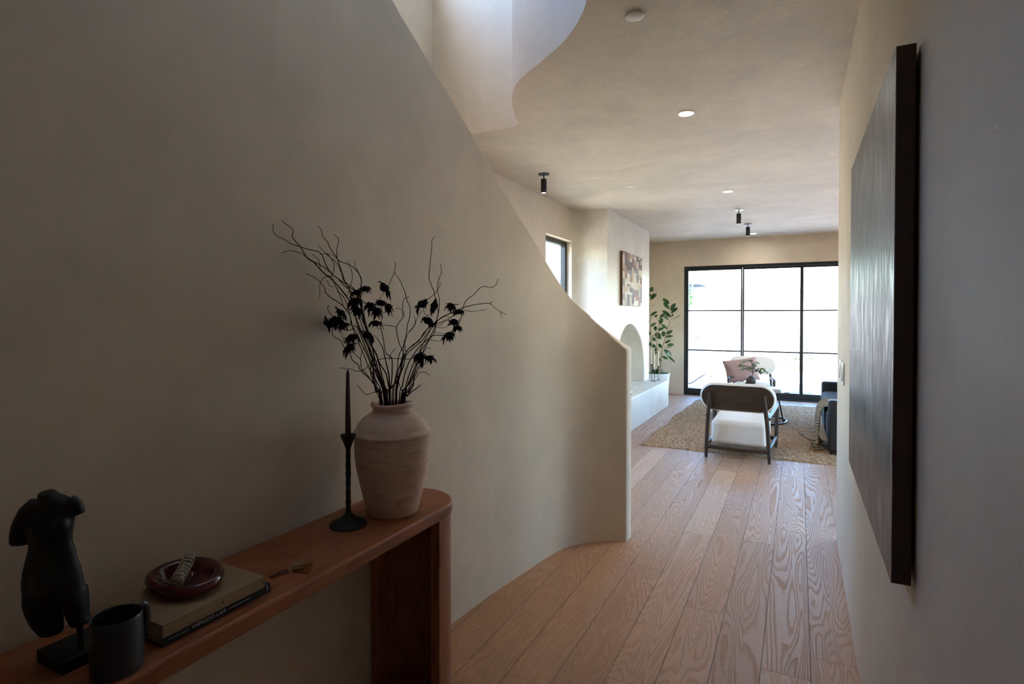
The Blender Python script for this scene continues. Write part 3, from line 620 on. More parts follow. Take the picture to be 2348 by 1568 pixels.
b1, hx, hy = book('book', -1.428, -1.213, .722, 1.0, TT, .0225, simple('black_cover', lin(22, 24, 27), .45), 'black book with white spine lettering at the bottom of the stack')
text('WIFREDO LAM', .0125, WHITE_INK, b1, (hx+.0003, -hy+.066, .0108), (PI/2, 0, PI/2), space=1.02)
m = MB()
rr = random.Random(3)
y = -hy+.014
while y < -hy+.060: l = rr.uniform(.0012, .0034); m.box(hx, hx+.0003, y, y+l, .0098, .0112); y += l+.0008
m.build('small_lettering', WHITE_INK, b1, smooth=False); m = MB()
y = -hy+.158
while y < -hy+.216: l = rr.uniform(.0012, .0034); m.box(hx, hx+.0003, y, y+l, .0098, .0112); y += l+.0008
m.build('small_lettering', WHITE_INK, b1, smooth=False)
m = MB()
for dy, dz, hh in ((0, .0066, .003), (.0022, .0110, .004), (.0003, .0148, .0028)): m.box(hx, hx+.0003, hy-.0125+dy, hy-.0115+dy+.0014, dz, dz+hh)
m.build('publisher_mark', WHITE_INK, b1, smooth=False)
tan = simple('tan_cover', lin(150, 124, 92), .7, var=.05)
b2, hx, hy = book('book', -1.412, -1.205, .718, .976, TT+.0232, .0285, tan, 'tan book on top of the black book, under the maroon dish')
m = MB()
for a in [2*PI*k/20 for k in range(20)]:
    b = a+2*PI/20; c, r1, r2 = (hy-.016, .0155), .0038, .0030
    m.add([(hx+.0004, c[0]+r*math.cos(q), c[1]+r*math.sin(q)) for r, q in ((r1, a), (r1, b), (r2, b), (r2, a))], [(0, 1, 2, 3)])
m.box(hx, hx+.0003, hy-.0172, hy-.0148, .0147, .0163); m.build('round_emblem', simple('pale_ink', lin(196, 176, 146), .7), b2, smooth=False)
m = MB(); m.lathe([(0, 0), (.0022, 0)], 12, M=Matrix.Translation((hx+.0003, .012, .015)) @ Matrix.Rotation(PI/2, 4, 'Y')); m.build('spine_mark', TWIG, b2)
m = MB(); y = -hy+.026
while y < -hy+.105: l = rr.uniform(.0012, .0034); m.box(hx, hx+.00025, y, y+l, .0137, .0155); y += l+.0009
m.build('small_lettering', simple('faint_ink', lin(176, 150, 118), .7), b2, smooth=False); m = MB()
y = hy-.098
while y < hy-.042: l = rr.uniform(.0012, .0034); m.box(hx, hx+.00025, y, y+l, .0139, .0153); y += l+.0009
m.build('small_lettering', bpy.data.materials['faint_ink'], b2, smooth=False)

# maroon dish with a smudge stick
BZ = TT+.0232+.0288; bx, by = -1.318, .842
def dish(p, a):
    r = math.hypot(p.x, p.y); k = 1+.07*math.cos(a-2.3)+.045*math.cos(2*a-.6)+.03*math.cos(3*a+1)
    dz = .005*math.cos(a-2.6)*(p.z > .01); th = (a) ; return Vector((p.x*k*1.10, p.y*k*.98, p.z+dz*(r > .03)))
m = MB(); m.lathe([(0, 0), (.050, 0), (.064, .005), (.077, .016), (.081, .028), (.078, .037), (.071, .0415), (.063, .0405), (.056, .034), (.0525, .024), (.046, .0145), (.03, .011), (0, .010)], 64, fn=dish)
dm = N('maroon_glass'); dm.set(dm.ramp(dm.noise(dm.obj(), 18, 3), [(.35, lin(58, 16, 20)), (.7, lin(96, 34, 36))]), .12, 0, .6)
tag(m.build('dish', dm.m, loc=(bx, by, BZ)), 'thick glossy maroon rounded dish on the tan book', 'dish')
a0 = Vector((-1.284, .797, BZ+.040)); a1 = Vector((-1.345, .872, BZ+.063)); t = thing('smudge_stick', 'bundle of dried sage wrapped in pale string resting in the maroon dish', 'sage bundle', a0)
L = [a0+(a1-a0)*k/18 for k in range(19)]; m = MB(); m.tube([p-a0 for p in L], [.0125+.0015*math.sin(k*2.1)-(.003 if k in (0, 18) else 0) for k in range(19)], 16)
sg = N('dried_sage'); sg.set(sg.ramp(sg.noise(sg.obj(), 90, 4, .7), [(.35, lin(84, 78, 62)), (.65, lin(168, 160, 138))]), .95); sg.bump(sg.noise(sg.obj(), 160, 3), 1, .004); m.build('sage', sg.m, t)
m = MB(); dirv = (a1-a0).normalized(); o1 = dirv.orthogonal().normalized(); o2 = dirv.cross(o1); P = []
for k in range(150):
    f = k/149; a = f*2*PI*7; P.append((a1-a0)*(.06+.88*f)+(o1*math.cos(a)+o2*math.sin(a))*.0142)
m.tube(P, .0013, 5); STRING = simple('pale_string', lin(204, 194, 172), .9); m.build('string', STRING, t)

# keys
kx, ky = -1.262, 1.108; t = thing('key_ring', 'bunch of brass keys with a short strap lying on the table', 'keys', (kx, ky, TT), 0)
BRASS = simple('worn_brass', lin(168, 128, 56), .35, 1); STEEL = simple('steel', lin(200, 200, 200), .25, 1)
m = MB(); R0 = [Vector((.012*math.cos(a), .012*math.sin(a), .006+.003*math.sin(a))) for a in [2*PI*k/24 for k in range(25)]]; m.tube(R0, .0011, 6, cap=False); m.build('ring', STEEL, t)
for k, (ang, zz, mt) in enumerate(((.1, .002, BRASS), (.45, .0045, BRASS), (-.3, .007, BRASS), (.75, .0095, STEEL), (-.6, .0025, BRASS))):
    M = Matrix.Translation((.008*math.cos(ang), .008*math.sin(ang), zz)) @ Matrix.Rotation(ang, 4, 'Z'); m = MB()
    m.lathe([(.003, 0), (.011, 0), (.011, .002), (.003, .002)], 18, M=M @ Matrix.Translation((.011, 0, 0))); m.box(.02, .052, -.0035, .0035, 0, .002, M)
    for q in range(5): m.box(.03+q*.0042, .0325+q*.0042, .0035, .0052-.0004*(q % 2), 0, .002, M)
    m.build('key', mt, t, smooth=False)
m = MB(); S = cat_rom([(-.008, -.006, .006), (-.022, -.018, .009), (-.036, -.022, .003), (-.05, -.036, .004)], 6)
for q in (-1, 1): pass
m.tube(S, .0052, 8, flat=.3); m.build('strap', simple('brown_leather_strap', lin(84, 40, 30), .6), t)
for o in t.children: o.rotation_euler = (0, 0, .75)

# mug
mx, my = -1.219, .636; t = thing('mug', 'matte dark grey ceramic mug at the near end of the console table', 'mug', (mx, my, TT), 1.8)
m = MB(); m.lathe([(0, 0), (.040, 0), (.0445, .003), (.046, .012), (.0455, .05), (.0445, .1), (.0440, .110), (.0430, .1125), (.0415, .111), (.0413, .1), (.042, .05), (.041, .012), (.036, .007), (0, .006)], 56); m.build('body', MUG, t)
m = MB(); m.tube(cat_rom([(.042, 0, .098), (.056, 0, .104), (.066, 0, .096), (.0695, 0, .074), (.066, 0, .048), (.056, 0, .030), (.042, 0, .024)], 6), .0055, 12, flat=1.5); m.build('handle', MUG, t)

# torso sculpture
bxp = Vector((-1.353, .590, 0)); t = thing('torso_sculpture', 'black armless and headless female torso statuette on a square base', 'sculpture', (bxp.x, bxp.y, TT), YAW)
m = MB(); Mb = Matrix.Rotation(.30, 4, 'Z'); m.box(-.041, .060, -.016, .086, 0, .026, Matrix.Rotation(-YAW, 4, 'Z')); m.build('base', PATINA, t, bevel=.002)
S_ = 1/1127.0; PX0 = 118; PY0 = 1497
def L2(px, py, d=0): return Vector(((px-PX0)*S_, d, .026+(PY0-py)*S_))
m = MB(); m.tube([L2(172, 1495, .004), L2(170, 1425, .004)], .0055, 14); m.build('rod', PATINA, t)
def rings(rows, seg=28):
    mm = MB(); vs = []
    for py, xl, xr, dep, dd in rows:
        c = L2((xl+xr)/2, py, dd); hw = (xr-xl)/2*S_
        for k in range(seg):
            a = 2*PI*k/seg; vs.append((c.x+hw*math.cos(a), c.y+dep*math.sin(a), c.z))
    n = len(rows); mm.add(vs, [(i*seg+k, i*seg+(k+1) % seg, (i+1)*seg+(k+1) % seg, (i+1)*seg+k) for i in range(n-1) for k in range(seg)]+[tuple(range(seg)), tuple((n-1)*seg+k for k in range(seg))]); return mm
body = rings([(1131, 86, 118, .012, .004), (1140, 80, 142, .015, .004), (1148, 72, 160, .019, .003), (1165, 60, 166, .024, .001), (1185, 55, 163, .028, -.001), (1205, 55, 160, .029, -.002), (1225, 60, 157, .026, -.001), (1245, 63, 156, .024, 0), (1262, 60, 163, .025, 0), (1285, 53, 166, .027, .001), (1310, 46, 174, .030, .002), (1335, 42, 178, .032, .003), (1355, 43, 181, .032, .003), (1372, 46, 182, .030, .003), (1388, 52, 182, .026, .003)])
L1 = rings([(1360, 50, 124, .032, .001), (1385, 50, 129, .031, .0), (1405, 57, 132, .028, -.002), (1425, 68, 135, .025, -.004), (1440, 80, 137, .022, -.005), (1452, 92, 137, .019, -.006)])
R1 = rings([(1355, 126, 182, .030, .004), (1380, 134, 183, .028, .006), (1400, 138, 183, .025, .008), (1420, 141, 182, .023, .010), (1434, 146, 186, .021, .011), (1441, 148, 182, .019, .011)])
for q in (L1, R1): body.add(q.v, q.f)
body.tube([L2(84, 1156, .0), L2(66, 1176, -.002), L2(52, 1204, -.004), L2(45, 1228, -.006), L2(43, 1246, -.008)], [.020, .0225, .0215, .0185, .0155], 20)
body.tube([L2(148, 1152, .004), L2(164, 1162, .006), L2(172, 1176, .006), L2(174, 1181, .006)], [.017, .0135, .0105, .009], 16)
body.tube([L2(104, 1150, .002), L2(103, 1140, 0), L2(102, 1126, -.002)], [.02, .0165, .0155], 18)
body.ell(L2(106, 1206, -.018), (.0195, .018, .020)); body.ell(L2(145, 1198, -.016), (.0165, .016, .019)); body.ell(L2(116, 1325, -.014), (.036, .022, .034))
o = body.build('torso', PATINA, t); r = o.modifiers.new('remesh', 'REMESH'); r.mode = 'VOXEL'; r.voxel_size = .0022; r.use_smooth_shade = True; s_ = o.modifiers.new('smooth', 'SMOOTH'); s_.factor = .6; s_.iterations = 16

# ------------------------------------------------------------------ right wall: painting and switches
t = thing('painting', 'large dark abstract canvas hanging on the right wall', 'painting', (XR, 2.08, .903))
m = MB(); m.box(-.045, -.043, -.588, .588, 0, 1.189); m.build('canvas', painting_mat(), t, smooth=False)
m = MB(); m.box(-.043, -.008, -.588, .588, 0, 1.189); m.build('frame_edge', simple('dark_brown_edge', lin(64, 48, 46), .6, var=.12, vscale=6), t, bevel=.001)
m = MB(); m.box(-.008, -.0006, -.55, .55, .04, 1.15); m.build('backing', LIGHT_BLACK, t, smooth=False)
for yy, lab in ((3.73, 'white double light switch on the right wall, nearer the painting'), (3.93, 'white double light switch on the right wall, nearer the wall end')):
    t = thing('light_switch', lab, 'light switch', (XR, yy, 1.165), group='white wall switches')
    m = MB(); m.box(-.007, -.0005, -.078, .078, -.062, .062); m.build('plate', WHITE_TRIM, t, bevel=.003)
    for q in (-.038, .038):
        m = MB(); m.add([(-.007, q-.022, -.04), (-.007, q+.022, -.04), (-.007, q+.022, .04), (-.007, q-.022, .04), (-.015, q-.018, -.036), (-.015, q+.018, -.036), (-.009, q+.018, .036), (-.009, q-.018, .036)], [(0, 1, 2, 3), (4, 5, 6, 7), (0, 1, 5, 4), (1, 2, 6, 5), (2, 3, 7, 6), (3, 0, 4, 7)]); m.build('rocker', WHITE_TRIM, t, smooth=False)

# ------------------------------------------------------------------ chimney art, candles, books, plant
t = thing('patchwork_art', 'patchwork canvas of brown, cream and black squares above the arched niche', 'wall art', (XC, 8.2, 1.64))
m = MB(); m.box(.002, .036, -.545, .545, 0, .757); m.build('canvas_body', simple('canvas_side', lin(96, 66, 46), .8, var=.3, vscale=12), t, smooth=False)
m = MB(); rr = random.Random(11); cols = []; PAL = [(198, 186, 164), (186, 170, 146), (210, 200, 182), (172, 150, 130), (150, 110, 92), (112, 78, 66), (88, 78, 84), (120, 112, 116), (166, 128, 104), (140, 92, 76), (178, 154, 120), (64, 46, 48), (206, 196, 180), (190, 178, 160), (200, 190, 172)]
ys = [-.545, -.43, -.31, -.17, -.05, .06, .20, .33, .43, .545]; dark = {(3, 9)}
for i in range(9):
    z = 0; 
    while z < .757:
        h = min(rr.choice([.035, .05, .065, .08, .11]), .757-z); c = PAL[rr.randrange(len(PAL))]
        if z > .5 and rr.random() < .3: c = (92, 72, 70)
        if 2 <= i <= 3 and z <= .53 < z+h: c = (44, 34, 38)
        jx = rr.uniform(.0365, .0385); o0 = len(m.v); m.add([(jx, ys[i], z), (jx, ys[i+1], z), (jx, ys[i+1], z+h), (jx, ys[i], z+h)], [(0, 1, 2, 3)]); cols.append(lin(*c)); z += h
o = m.build('patches', patch_mat(), t, smooth=False); ca = o.data.color_attributes.new('Col', 'FLOAT_COLOR', 'CORNER')
for k, pl in enumerate(o.data.polygons):
    for li in pl.loop_indices: ca.data[li].color = cols[k]

CREAM = simple('cream_wax', lin(226, 214, 190), .5)
for (x, y, h, ch, lab) in ((-2.12, 9.14, .27, .27, 'left one of three thin candlesticks on the hearth end'), (-2.064, 9.11-.02, .19, .245, 'shortest of three thin candlesticks, in the middle on the hearth'), (-2.035, 9.25, .235, .25, 'right one of three thin candlesticks on the hearth end')):
    m = MB(); m.lathe([(0, 0), (.034, 0), (.034, .004), (.004, .007), (.003, .02), (.003, h-.03), (.012, h-.022), (.012, h), (.0095, h), (.0095, h-.01), (0, h-.01)], 24)
    tag(m.build('candlestick', IRON, loc=(x, y, HH)), lab, 'candlestick', 'thin candlesticks on the hearth')
    m = MB(); m.lathe([(0, 0), (.0088, 0), (.0085, ch-.02), (.004, ch-.003), (0, ch)], 16)
    tag(m.build('taper_candle', CREAM, loc=(x, y, HH+h-.0095)), 'cream taper candle in the '+lab.replace('one of three thin candlesticks', 'thin candlestick').replace('shortest of three thin candlesticks', 'shortest thin candlestick'), 'candle', 'cream candles on the hearth')
COVW = simple('white_cover', lin(224, 220, 214), .5); COVD = simple('charcoal_cover', lin(60, 52, 50), .5)
book('book', -2.16, -1.99, 7.20, 7.46, HH, .020, COVD, 'dark book at the bottom of the small stack on the hearth', .002)
book('book', -2.15, -1.985, 7.21, 7.46, HH+.0205, .024, COVW, 'white book on top of the small stack on the hearth', .002)
m = MB(); P = [Vector((.0, .045*math.cos(a), .05+.048*math.sin(a))) for a in [PI*2*k/28 for k in range(29)]]; m.tube(P, .012, 10, cap=False)
tag(m.build('ring_ornament', COVW, loc=(-2.03, 7.33, HH+.0455+.012-.002)), 'white ring shaped ornament standing on the small books on the hearth', 'ornament')

# rubber plant
PY = 10.42; px_, pw = -2.345, .265
t = thing('rubber_plant', 'tall rubber plant with broad dark leaves in the corner by the hearth', 'potted plant', (px_, PY, 0))
m = MB(); m.lathe([(0, 0), (.20, 0), (.215, .01), (.255, .40), (.262, .415), (.262, .435), (.25, .437), (.245, .40), (.24, .36), (0, .36)], 48); m.build('pot', simple('white_planter_glaze', lin(224, 224, 220), .45), t)
rr = random.Random(5); m = MB(); m.lathe([(0, .425), (.12, .424), (.2, .418), (.243, .405)], 30, fn=lambda p, a: Vector((p.x, p.y, p.z+.012*noise.noise(p*30))))
for k in range(260):
    a = rr.uniform(0, 2*PI); r = .235*math.sqrt(rr.random()); m.ell((r*math.cos(a), r*math.sin(a), .422), (.014, .014, .012), 6, 4)
m.build('moss', leafmat('green_moss', lin(36, 66, 26), lin(70, 104, 44), .9), t)
O8 = 6.53; base = Vector((px_, PY, 0))
def pl(x, y, d=0): return atY(1480+x/O8, 640+y/O8, PY+d)-base
BARK = simple('plant_stem', lin(150, 128, 98), .7, var=.2)
for pts, d in (([(210,1430),(215,1300),(240,1100),(290,900),(340,700),(375,600),(375,470)], -.05), ([(222,1430),(235,1250),(262,1000),(303,880),(325,800),(362,620)], .02), ([(200,1430),(190,1200),(170,1000),(180,780),(205,680),(180,600),(135,560)], -.1), ([(85,1430),(90,1000),(80,800),(72,650),(60,400),(60,200),(72,150)], 0), ([(110,1430),(112,1200),(100,1000),(78,700),(70,500)], .06), ([(150,820),(100,865),(90,900)], -.02)):
    P = cat_rom([pl(x, y, d) for x, y in pts], 5); m = MB(); m.tube(P, [.010-.0055*k/len(P) for k in range(len(P))], 8); m.build('stem', BARK, t)
LV = [(70,190,115,115,62),(72,300,172,225,75),(75,415,140,390,12),(75,550,180,485,45),(130,560,187,543,40),(80,595,130,560,20),(355,370,258,285,55),(362,445,266,350,50),(375,470,455,360,65),(450,360,518,292,22),(385,510,485,425,45),(378,572,252,468,55),(345,605,250,540,45),(385,565,425,520,30),(400,600,530,538,18),(215,600,300,510,50),(200,668,266,592,65),(325,742,235,675,40),(355,750,448,715,20),(180,770,278,730,45),(72,715,170,655,42),(150,775,150,700,46),(155,800,230,900,76),(275,862,268,775,60),(312,822,410,768,50),(300,870,420,852,38),(108,875,152,925,50),(105,980,160,1028,45),(288,962,382,915,38),(322,988,430,978,48),(240,1030,198,962,48),(260,1040,385,1028,25),(275,1050,388,1150,60),(140,1080,190,1025,45),(325,1138,448,1248,30),(248,1155,337,1198,42),(245,1130,292,1120,20),(140,1110,175,1100,30),(215,1330,270,1395,12),(120,1430,130,1330,60),(170,1420,185,1330,40),(75,1280,130,1275,20),(75,1355,130,1320,26),(330,885,425,915,16),(240,1240,200,1180,38),(70,840,40,760,50),(60,480,10,420,50),(60,650,0,600,50),(70,260,20,200,60),(85,1000,30,930,50)]
lm = N('rubber_leaf'); lm.set(lm.ramp(lm.noise(lm.obj(), 9, 2), [(.35, lin(30, 62, 34)), (.65, lin(62, 100, 44))]), .32, 0, .5); m = MB()
for k, (x0, y0, x1, y1, w_) in enumerate(LV):
    d0 = rr.uniform(-.08, .04); a = pl(x0, y0, d0); b = pl(x1, y1, d0+rr.uniform(-.1, .06)); thin = w_ < 28
    m.leaf(a, b, (46 if thin else w_*1.08)/O8/126, Vector((rr.uniform(-.3, .3), -.25 if thin else -1, 1.0 if thin else rr.uniform(0, .5))), .18, rr.uniform(-.05, .14), 8)
m.build('foliage', lm.m, t, angle=60)

# ------------------------------------------------------------------ rug
def rug():
    x0, x1, y0, y1 = -1.62, 1.15, 6.42, 10.30; st = .02; nx = int((x1-x0)/st); ny = int((y1-y0)/st); vs = []
    for i in range(nx+1):
        for j in range(ny+1):
            x = x0+(x1-x0)*i/nx; y = y0+(y1-y0)*j/ny; u = i/nx; v = j/ny
            e0 = .03*noise.noise(Vector((0, y*2.1, 3)))+.07*max(0, (v-.5))*math.sin(v*9)+.02*math.sin(y*5); e1 = .02*noise.noise(Vector((x*3, 0, 7)))+.012*math.sin(x*9)
            xx = x+e0*(1-u)**6; yy = y+e1*(1-v)**8+.015*math.sin(x*11)*v**8
            br = abs(math.sin(xx*PI/.045+.7*math.sin(yy*PI/.03))); h = .010+.008*br+.007*noise.noise(Vector((xx*40, yy*40, 0)))+.004*noise.noise(Vector((xx*90, yy*90, 5)))
            ed = min(i, j, nx-i, ny-j); h = .004 if ed == 0 else (h*.8 if ed == 1 else h)
            vs.append((xx, yy, max(.004, h)))
    fs = [(i*(ny+1)+j, (i+1)*(ny+1)+j, (i+1)*(ny+1)+j+1, i*(ny+1)+j+1) for i in range(nx) for j in range(ny)]
    # underside skirt
    m = MB(); m.add(vs, fs); bd = [i*(ny+1) for i in range(nx+1)]+[nx*(ny+1)+j for j in range(1, ny+1)]+[i*(ny+1)+ny for i in range(nx-1, -1, -1)]+[j for j in range(ny-1, 0, -1)]
    o = len(m.v); m.v += [(m.v[k][0], m.v[k][1], .0005) for k in bd]; n = len(bd)
    m.f += [(bd[k], bd[(k+1) % n], o+(k+1) % n, o+k) for k in range(n)]
    return m
tag(rug().build('rug', rug_mat(), angle=180), 'chunky woven jute rug on the living room floor', 'rug')
RZ = .014

# ------------------------------------------------------------------ armchairs (local: back toward -y)
def stadium(w_, h, n=14, e=1.0):
    r = h/2; out = []
    for k in range(n+1): a = -PI/2+PI*k/n; out.append((w_/2-r+r*math.cos(a), r*math.sin(a)))
    for k in range(n+1): a = PI/2+PI*k/n; out.append((-w_/2+r+r*math.cos(a), r*math.sin(a)))
    return out
def pad(w_, h, th, rnd, curve, M, seg=14):
    """a rounded oblong pad: rings of a stadium outline shrinking at both faces; curve bends it round the sitter"""
    m = MB(); vs = []; st = stadium(w_, h, seg); n = len(st); prof = []
    for k in range(7): a = PI/2*k/6; prof.append((rnd*(1-math.sin(a)), -th/2+rnd*(1-math.cos(a))))
    prof += [(i_, -y_) for i_, y_ in prof[::-1]]
    for ins, yy in prof:
        for x, z in stadium(w_-2*ins, h-2*ins, seg): vs.append(M @ Vector((x, yy+curve*(x/(w_/2))**2, z)))
    R = len(prof); c0 = len(vs)
    m.add(vs, [(i*n+k, i*n+(k+1) % n, (i+1)*n+(k+1) % n, (i+1)*n+k) for i in range(R-1) for k in range(n)])
    # faces: strips between mirrored outline points keep the bend
    for base_, flip in ((0, False), ((R-1)*n, True)):
        for k in range(n//2-1):
            q = (base_+k, base_+k+1, base_+n-2-k if False else base_+(n-1-(k+1)), base_+(n-1-k)); m.f.append(q[::-1] if flip else q)
    return m
def armchair(label, loc, rz):
    t = thing('armchair', label, 'armchair', loc, rz, 'matching lounge chairs')
    Mt = Matrix.Translation((0, -.445, .648)) @ Matrix.Rotation(math.radians(10), 4, 'X')
    pad(.695, .262, .016, .006, .035, Mt).build('backrest_shell', DARKWOOD, t, angle=45)
    Mt2 = Matrix.Translation((0, -.400, .652)) @ Matrix.Rotation(math.radians(10), 4, 'X')
    pad(.735, .300, .074, .034, .035, Mt2).build('backrest_cushion', BOUCLE, t, angle=80)
    # seat: thick block with rounded edges, sloping a little to the back
    m = MB(); m.box(-.272, .272, -.30, .40, .135, .385); 
    for i_, v in enumerate(m.v):
        x, y, z = v; 
        if z > .3: z += .035*(y+.30)/.7; 
        if z > .3 and y < 0: y += .02
        m.v[i_] = (x, y, z)
    m.build('seat_cushion', BOUCLE, t, bevel=.045, seg=5)
    for sx in (-1, 1):
        m = MB(); P = [Vector((sx*.305, -.37, 0)), Vector((sx*.30, -.375, .12)), Vector((sx*.285, -.40, .40)), Vector((sx*.268, -.437, .56)), Vector((sx*.258, -.462, .70))]; m.tube(cat_rom(P, 4), [.014+.007*min(1, k/4)-(.005 if k > 13 else 0) for k in range(17)], 14); m.build('leg', DARKWOOD_Z, t)
        # bentwood: front leg turning into the arm
        P = [Vector((sx*.325, .39, 0)), Vector((sx*.327, .392, .15)), Vector((sx*.33, .392, .36)), Vector((sx*.33, .382, .445)), Vector((sx*.33, .345, .478)), Vector((sx*.328, .25, .482)), Vector((sx*.315, 0, .468)), Vector((sx*.29, -.385, .452))]
        m = MB(); m.tube(cat_rom(P, 5), [.014+.008*min(1, k/6) for k in range(36)], 14); m.build('leg', DARKWOOD_Z, t)
        m = MB(); m.tube([(sx*.30, -.375, .125), (sx*.327, .392, .125)], .019, 12, flat=1.3); m.build('rail', DARKWOOD_Z, t)
    for y, xx in ((-.375, .30), (.392, .327)):
        m = MB(); m.tube([(-xx, y, .12), (xx, y, .12)], .020, 12, flat=1.2); m.build('rail', DARKWOOD, t)
    return t
armchair('cream and dark walnut armchair in the foreground, its back to the camera', (-.548, 6.565, 0), -.02)
armchair('cream and dark walnut armchair facing the camera before the glass door', (-.672, 9.93, 0), PI+.04)

def cushion(name, mat, w_, h, th, M, parent=None, seed=0, loc=None, folds=0):
    m = MB(); n = 26; vs = []
    for sgn in (1, -1):
        for i in range(n+1):
            for j in range(n+1):
                u = 2*i/n-1; v = 2*j/n-1; pin = 1-.09*(abs(u*v)**.0)*0; bul = (1-u**4)*(1-v**4); bul = max(0, bul)**.55
                sx = u*(1-.075*(1-v*v)*(1 if abs(u) > 0 else 0)); sz = v*(1-.075*(1-u*u))
                d = sgn*th/2*bul*(1+.12*noise.noise(Vector((u*2.5, v*2.5, seed)))) 
                if folds: d += sgn*folds*math.sin((v*1.0+.25*u)*13+2*noise.noise(Vector((u*2, v*2, seed))))*max(0, -v)*bul
                vs.append(M @ Vector((sx*w_/2, d, sz*h/2)))
    N1 = (n+1)*(n+1)
    for s_ in (0, 1):
        for i in range(n):
            for j in range(n): q = [s_*N1+i*(n+1)+j, s_*N1+(i+1)*(n+1)+j, s_*N1+(i+1)*(n+1)+j+1, s_*N1+i*(n+1)+j+1]; m.f.append(tuple(q if s_ else q[::-1]))
    m.v = [tuple(p) for p in vs]; return m.build(name, mat, parent, weld=True, angle=180, loc=loc)
PINK = simple('dusty_pink_linen', lin(176, 142, 134), .9, spec=.1, var=.06, vscale=60, bump=.3)
Mp = Matrix.Rotation(-.17, 4, 'Y') @ Matrix.Rotation(.32, 4, 'X')
tag(cushion('throw_pillow', PINK, .53, .42, .15, Mp, loc=(-.85, 10.13, .575), folds=.006, seed=3), 'dusty pink pillow leaning on the armchair by the glass door', 'pillow')

# ------------------------------------------------------------------ coffee table
CX, CY, CT = -.59, 8.66, .455
t = thing('coffee_table', 'round dark coffee table with a metal ring base on the rug', 'coffee table', (CX, CY, 0))
CTOP = simple('dark_stone_top', lin(52, 50, 50), .22, spec=.6, var=.15, vscale=6)
m = MB(); m.lathe([(0, CT-.028), (.485, CT-.028), (.498, CT-.02), (.50, CT-.008), (.496, CT), (0, CT)], 72); m.build('tabletop', CTOP, t)
m = MB(); m.tube([(.452*math.cos(a), .452*math.sin(a), RZ+.013) for a in [2*PI*k/64 for k in range(65)]], .012, 10, cap=False); m.build('ring_base', BLACK_METAL, t)
for k in range(4):
    a = -.35+k*PI/2; m = MB(); m.tube([(.445*math.cos(a), .445*math.sin(a), RZ+.02), (.36*math.cos(a), .36*math.sin(a), CT-.027)], .010, 10); m.build('leg', BLACK_METAL, t)
# things on it
vz = Vector((-.585, 8.50, CT)); BROWNV = simple('dark_brown_glaze', lin(64, 48, 38), .5, var=.45, vscale=14)
m = MB(); m.lathe([(0, 0), (.034, 0), (.038, .01), (.052, .07), (.065, .12), (.067, .138), (.062, .155), (.04, .178), (.029, .186), (.029, .194), (.033, .198), (.027, .198), (.024, .188), (.04, .17), (.055, .14), (.03, .02), (0, .015)], 40); tag(m.build('vase', BROWNV, loc=vz), 'small dark brown vase with greenery on the coffee table', 'vase')
t = thing('greenery_stems', 'leafy olive green stems arranged in the small brown vase', 'plant cutting', vz); zc2 = (Vector(vz)-Vector((0, 0, 1.5))).dot(Fv)
def g2(x, y, d=0): return at(1640+x/14.256, 810+y/14.256, zc2-d)-vz
rr = random.Random(21); mS = MB(); mL = MB(); mD = MB()
for pts, d in (([(1215,660),(1150,520),(1020,430),(900,390),(780,400)], .05), ([(1225,660),(1195,400),(1190,215),(1010,265),(940,265),(800,390)], .0), ([(1230,660),(1330,530),(1480,490),(1580,540),(1650,610)], .04), ([(1228,660),(1260,430),(1300,320),(1380,285)], -.04), ([(1222,660),(1120,560),(960,470),(900,520)], .10), ([(1230,660),(1340,580),(1440,560),(1500,640)], .1), ([(1220,660),(1180,480),(1130,460)], .12), ([(1225,660),(1280,500),(1310,400)], .08)):
    P = [g2(x, y, d*(k/(len(pts)-1))) for k, (x, y) in enumerate(pts)]; P = [Vector((0, 0, .06))]+P; P = cat_rom(P, 5); mS.tube(P, .0016, 5)
    for k in range(8, len(P)-1):
        for sg_ in (-1, 1):
            if rr.random() < .22: continue
            dr = (P[k+1]-P[k]).normalized(); side = Vector((rr.uniform(-1, 1), rr.uniform(-1, 1), rr.uniform(-.9, .3))).normalized()
            tip = P[k]+(dr*.6+side*.8)*rr.uniform(.028, .05); (mD if rr.random() < .25 else mL).leaf(P[k], tip, rr.uniform(.012, .02), (rr.uniform(-1, 1), -1, .6), .2, .1, 4)
mS.build('stems', TWIG, t); mL.build('leaves', leafmat('olive_leaf', lin(74, 84, 50), lin(126, 132, 84), .5), t); mD.build('dark_leaves', leafmat('dark_dry_leaf', lin(46, 38, 50), lin(78, 68, 74), .6), t)
# crossed black ornament
jc = Vector((-.70, 8.50, CT+.04)); m = MB()
for dv in ((.05, .02, .045), (-.055, .0, .035), (.045, -.03, -.028)):
    d_ = Vector(dv); m.tube([-d_*.0, d_], .011, 10); m.ell(d_, (.014, .014, .014), 12, 8)
m.tube([Vector((0, 0, 0)), Vector((-.035, .02, -.03))], .011, 10); m.ell((-.035, .02, -.028), (.012, .012, .012), 12, 8); m.ell((0, 0, 0), (.016, .016, .016), 12, 8)
tag(m.build('knot_ornament', LIGHT_BLACK, loc=jc), 'black jack shaped knot ornament on the coffee table', 'ornament')
m = MB(); m.lathe([(0, 0), (.055, 0), (.07, .006), (.072, .012), (.066, .012), (.05, .006), (0, .006)], 32, fn=lambda p, a: Vector((p.x*1.35, p.y, p.z)))
tag(m.build('tray', COVW, loc=(-.90, 8.62, CT)), 'small white oval dish left of the black ornament on the coffee table', 'dish')
for (dx, dy, mt, lab) in ((-.02, 0, BROWNV, 'small round brown trinket in the white dish'), (.03, .01, tan, 'small tan stone in the white dish')):
    m = MB(); m.ell((0, 0, 0), (.018, .018, .015), 14, 9); tag(m.build('trinket', mt, loc=(-.90+dx, 8.62+dy, CT+.021)), lab, 'trinket')
m = MB(); CTH = CT
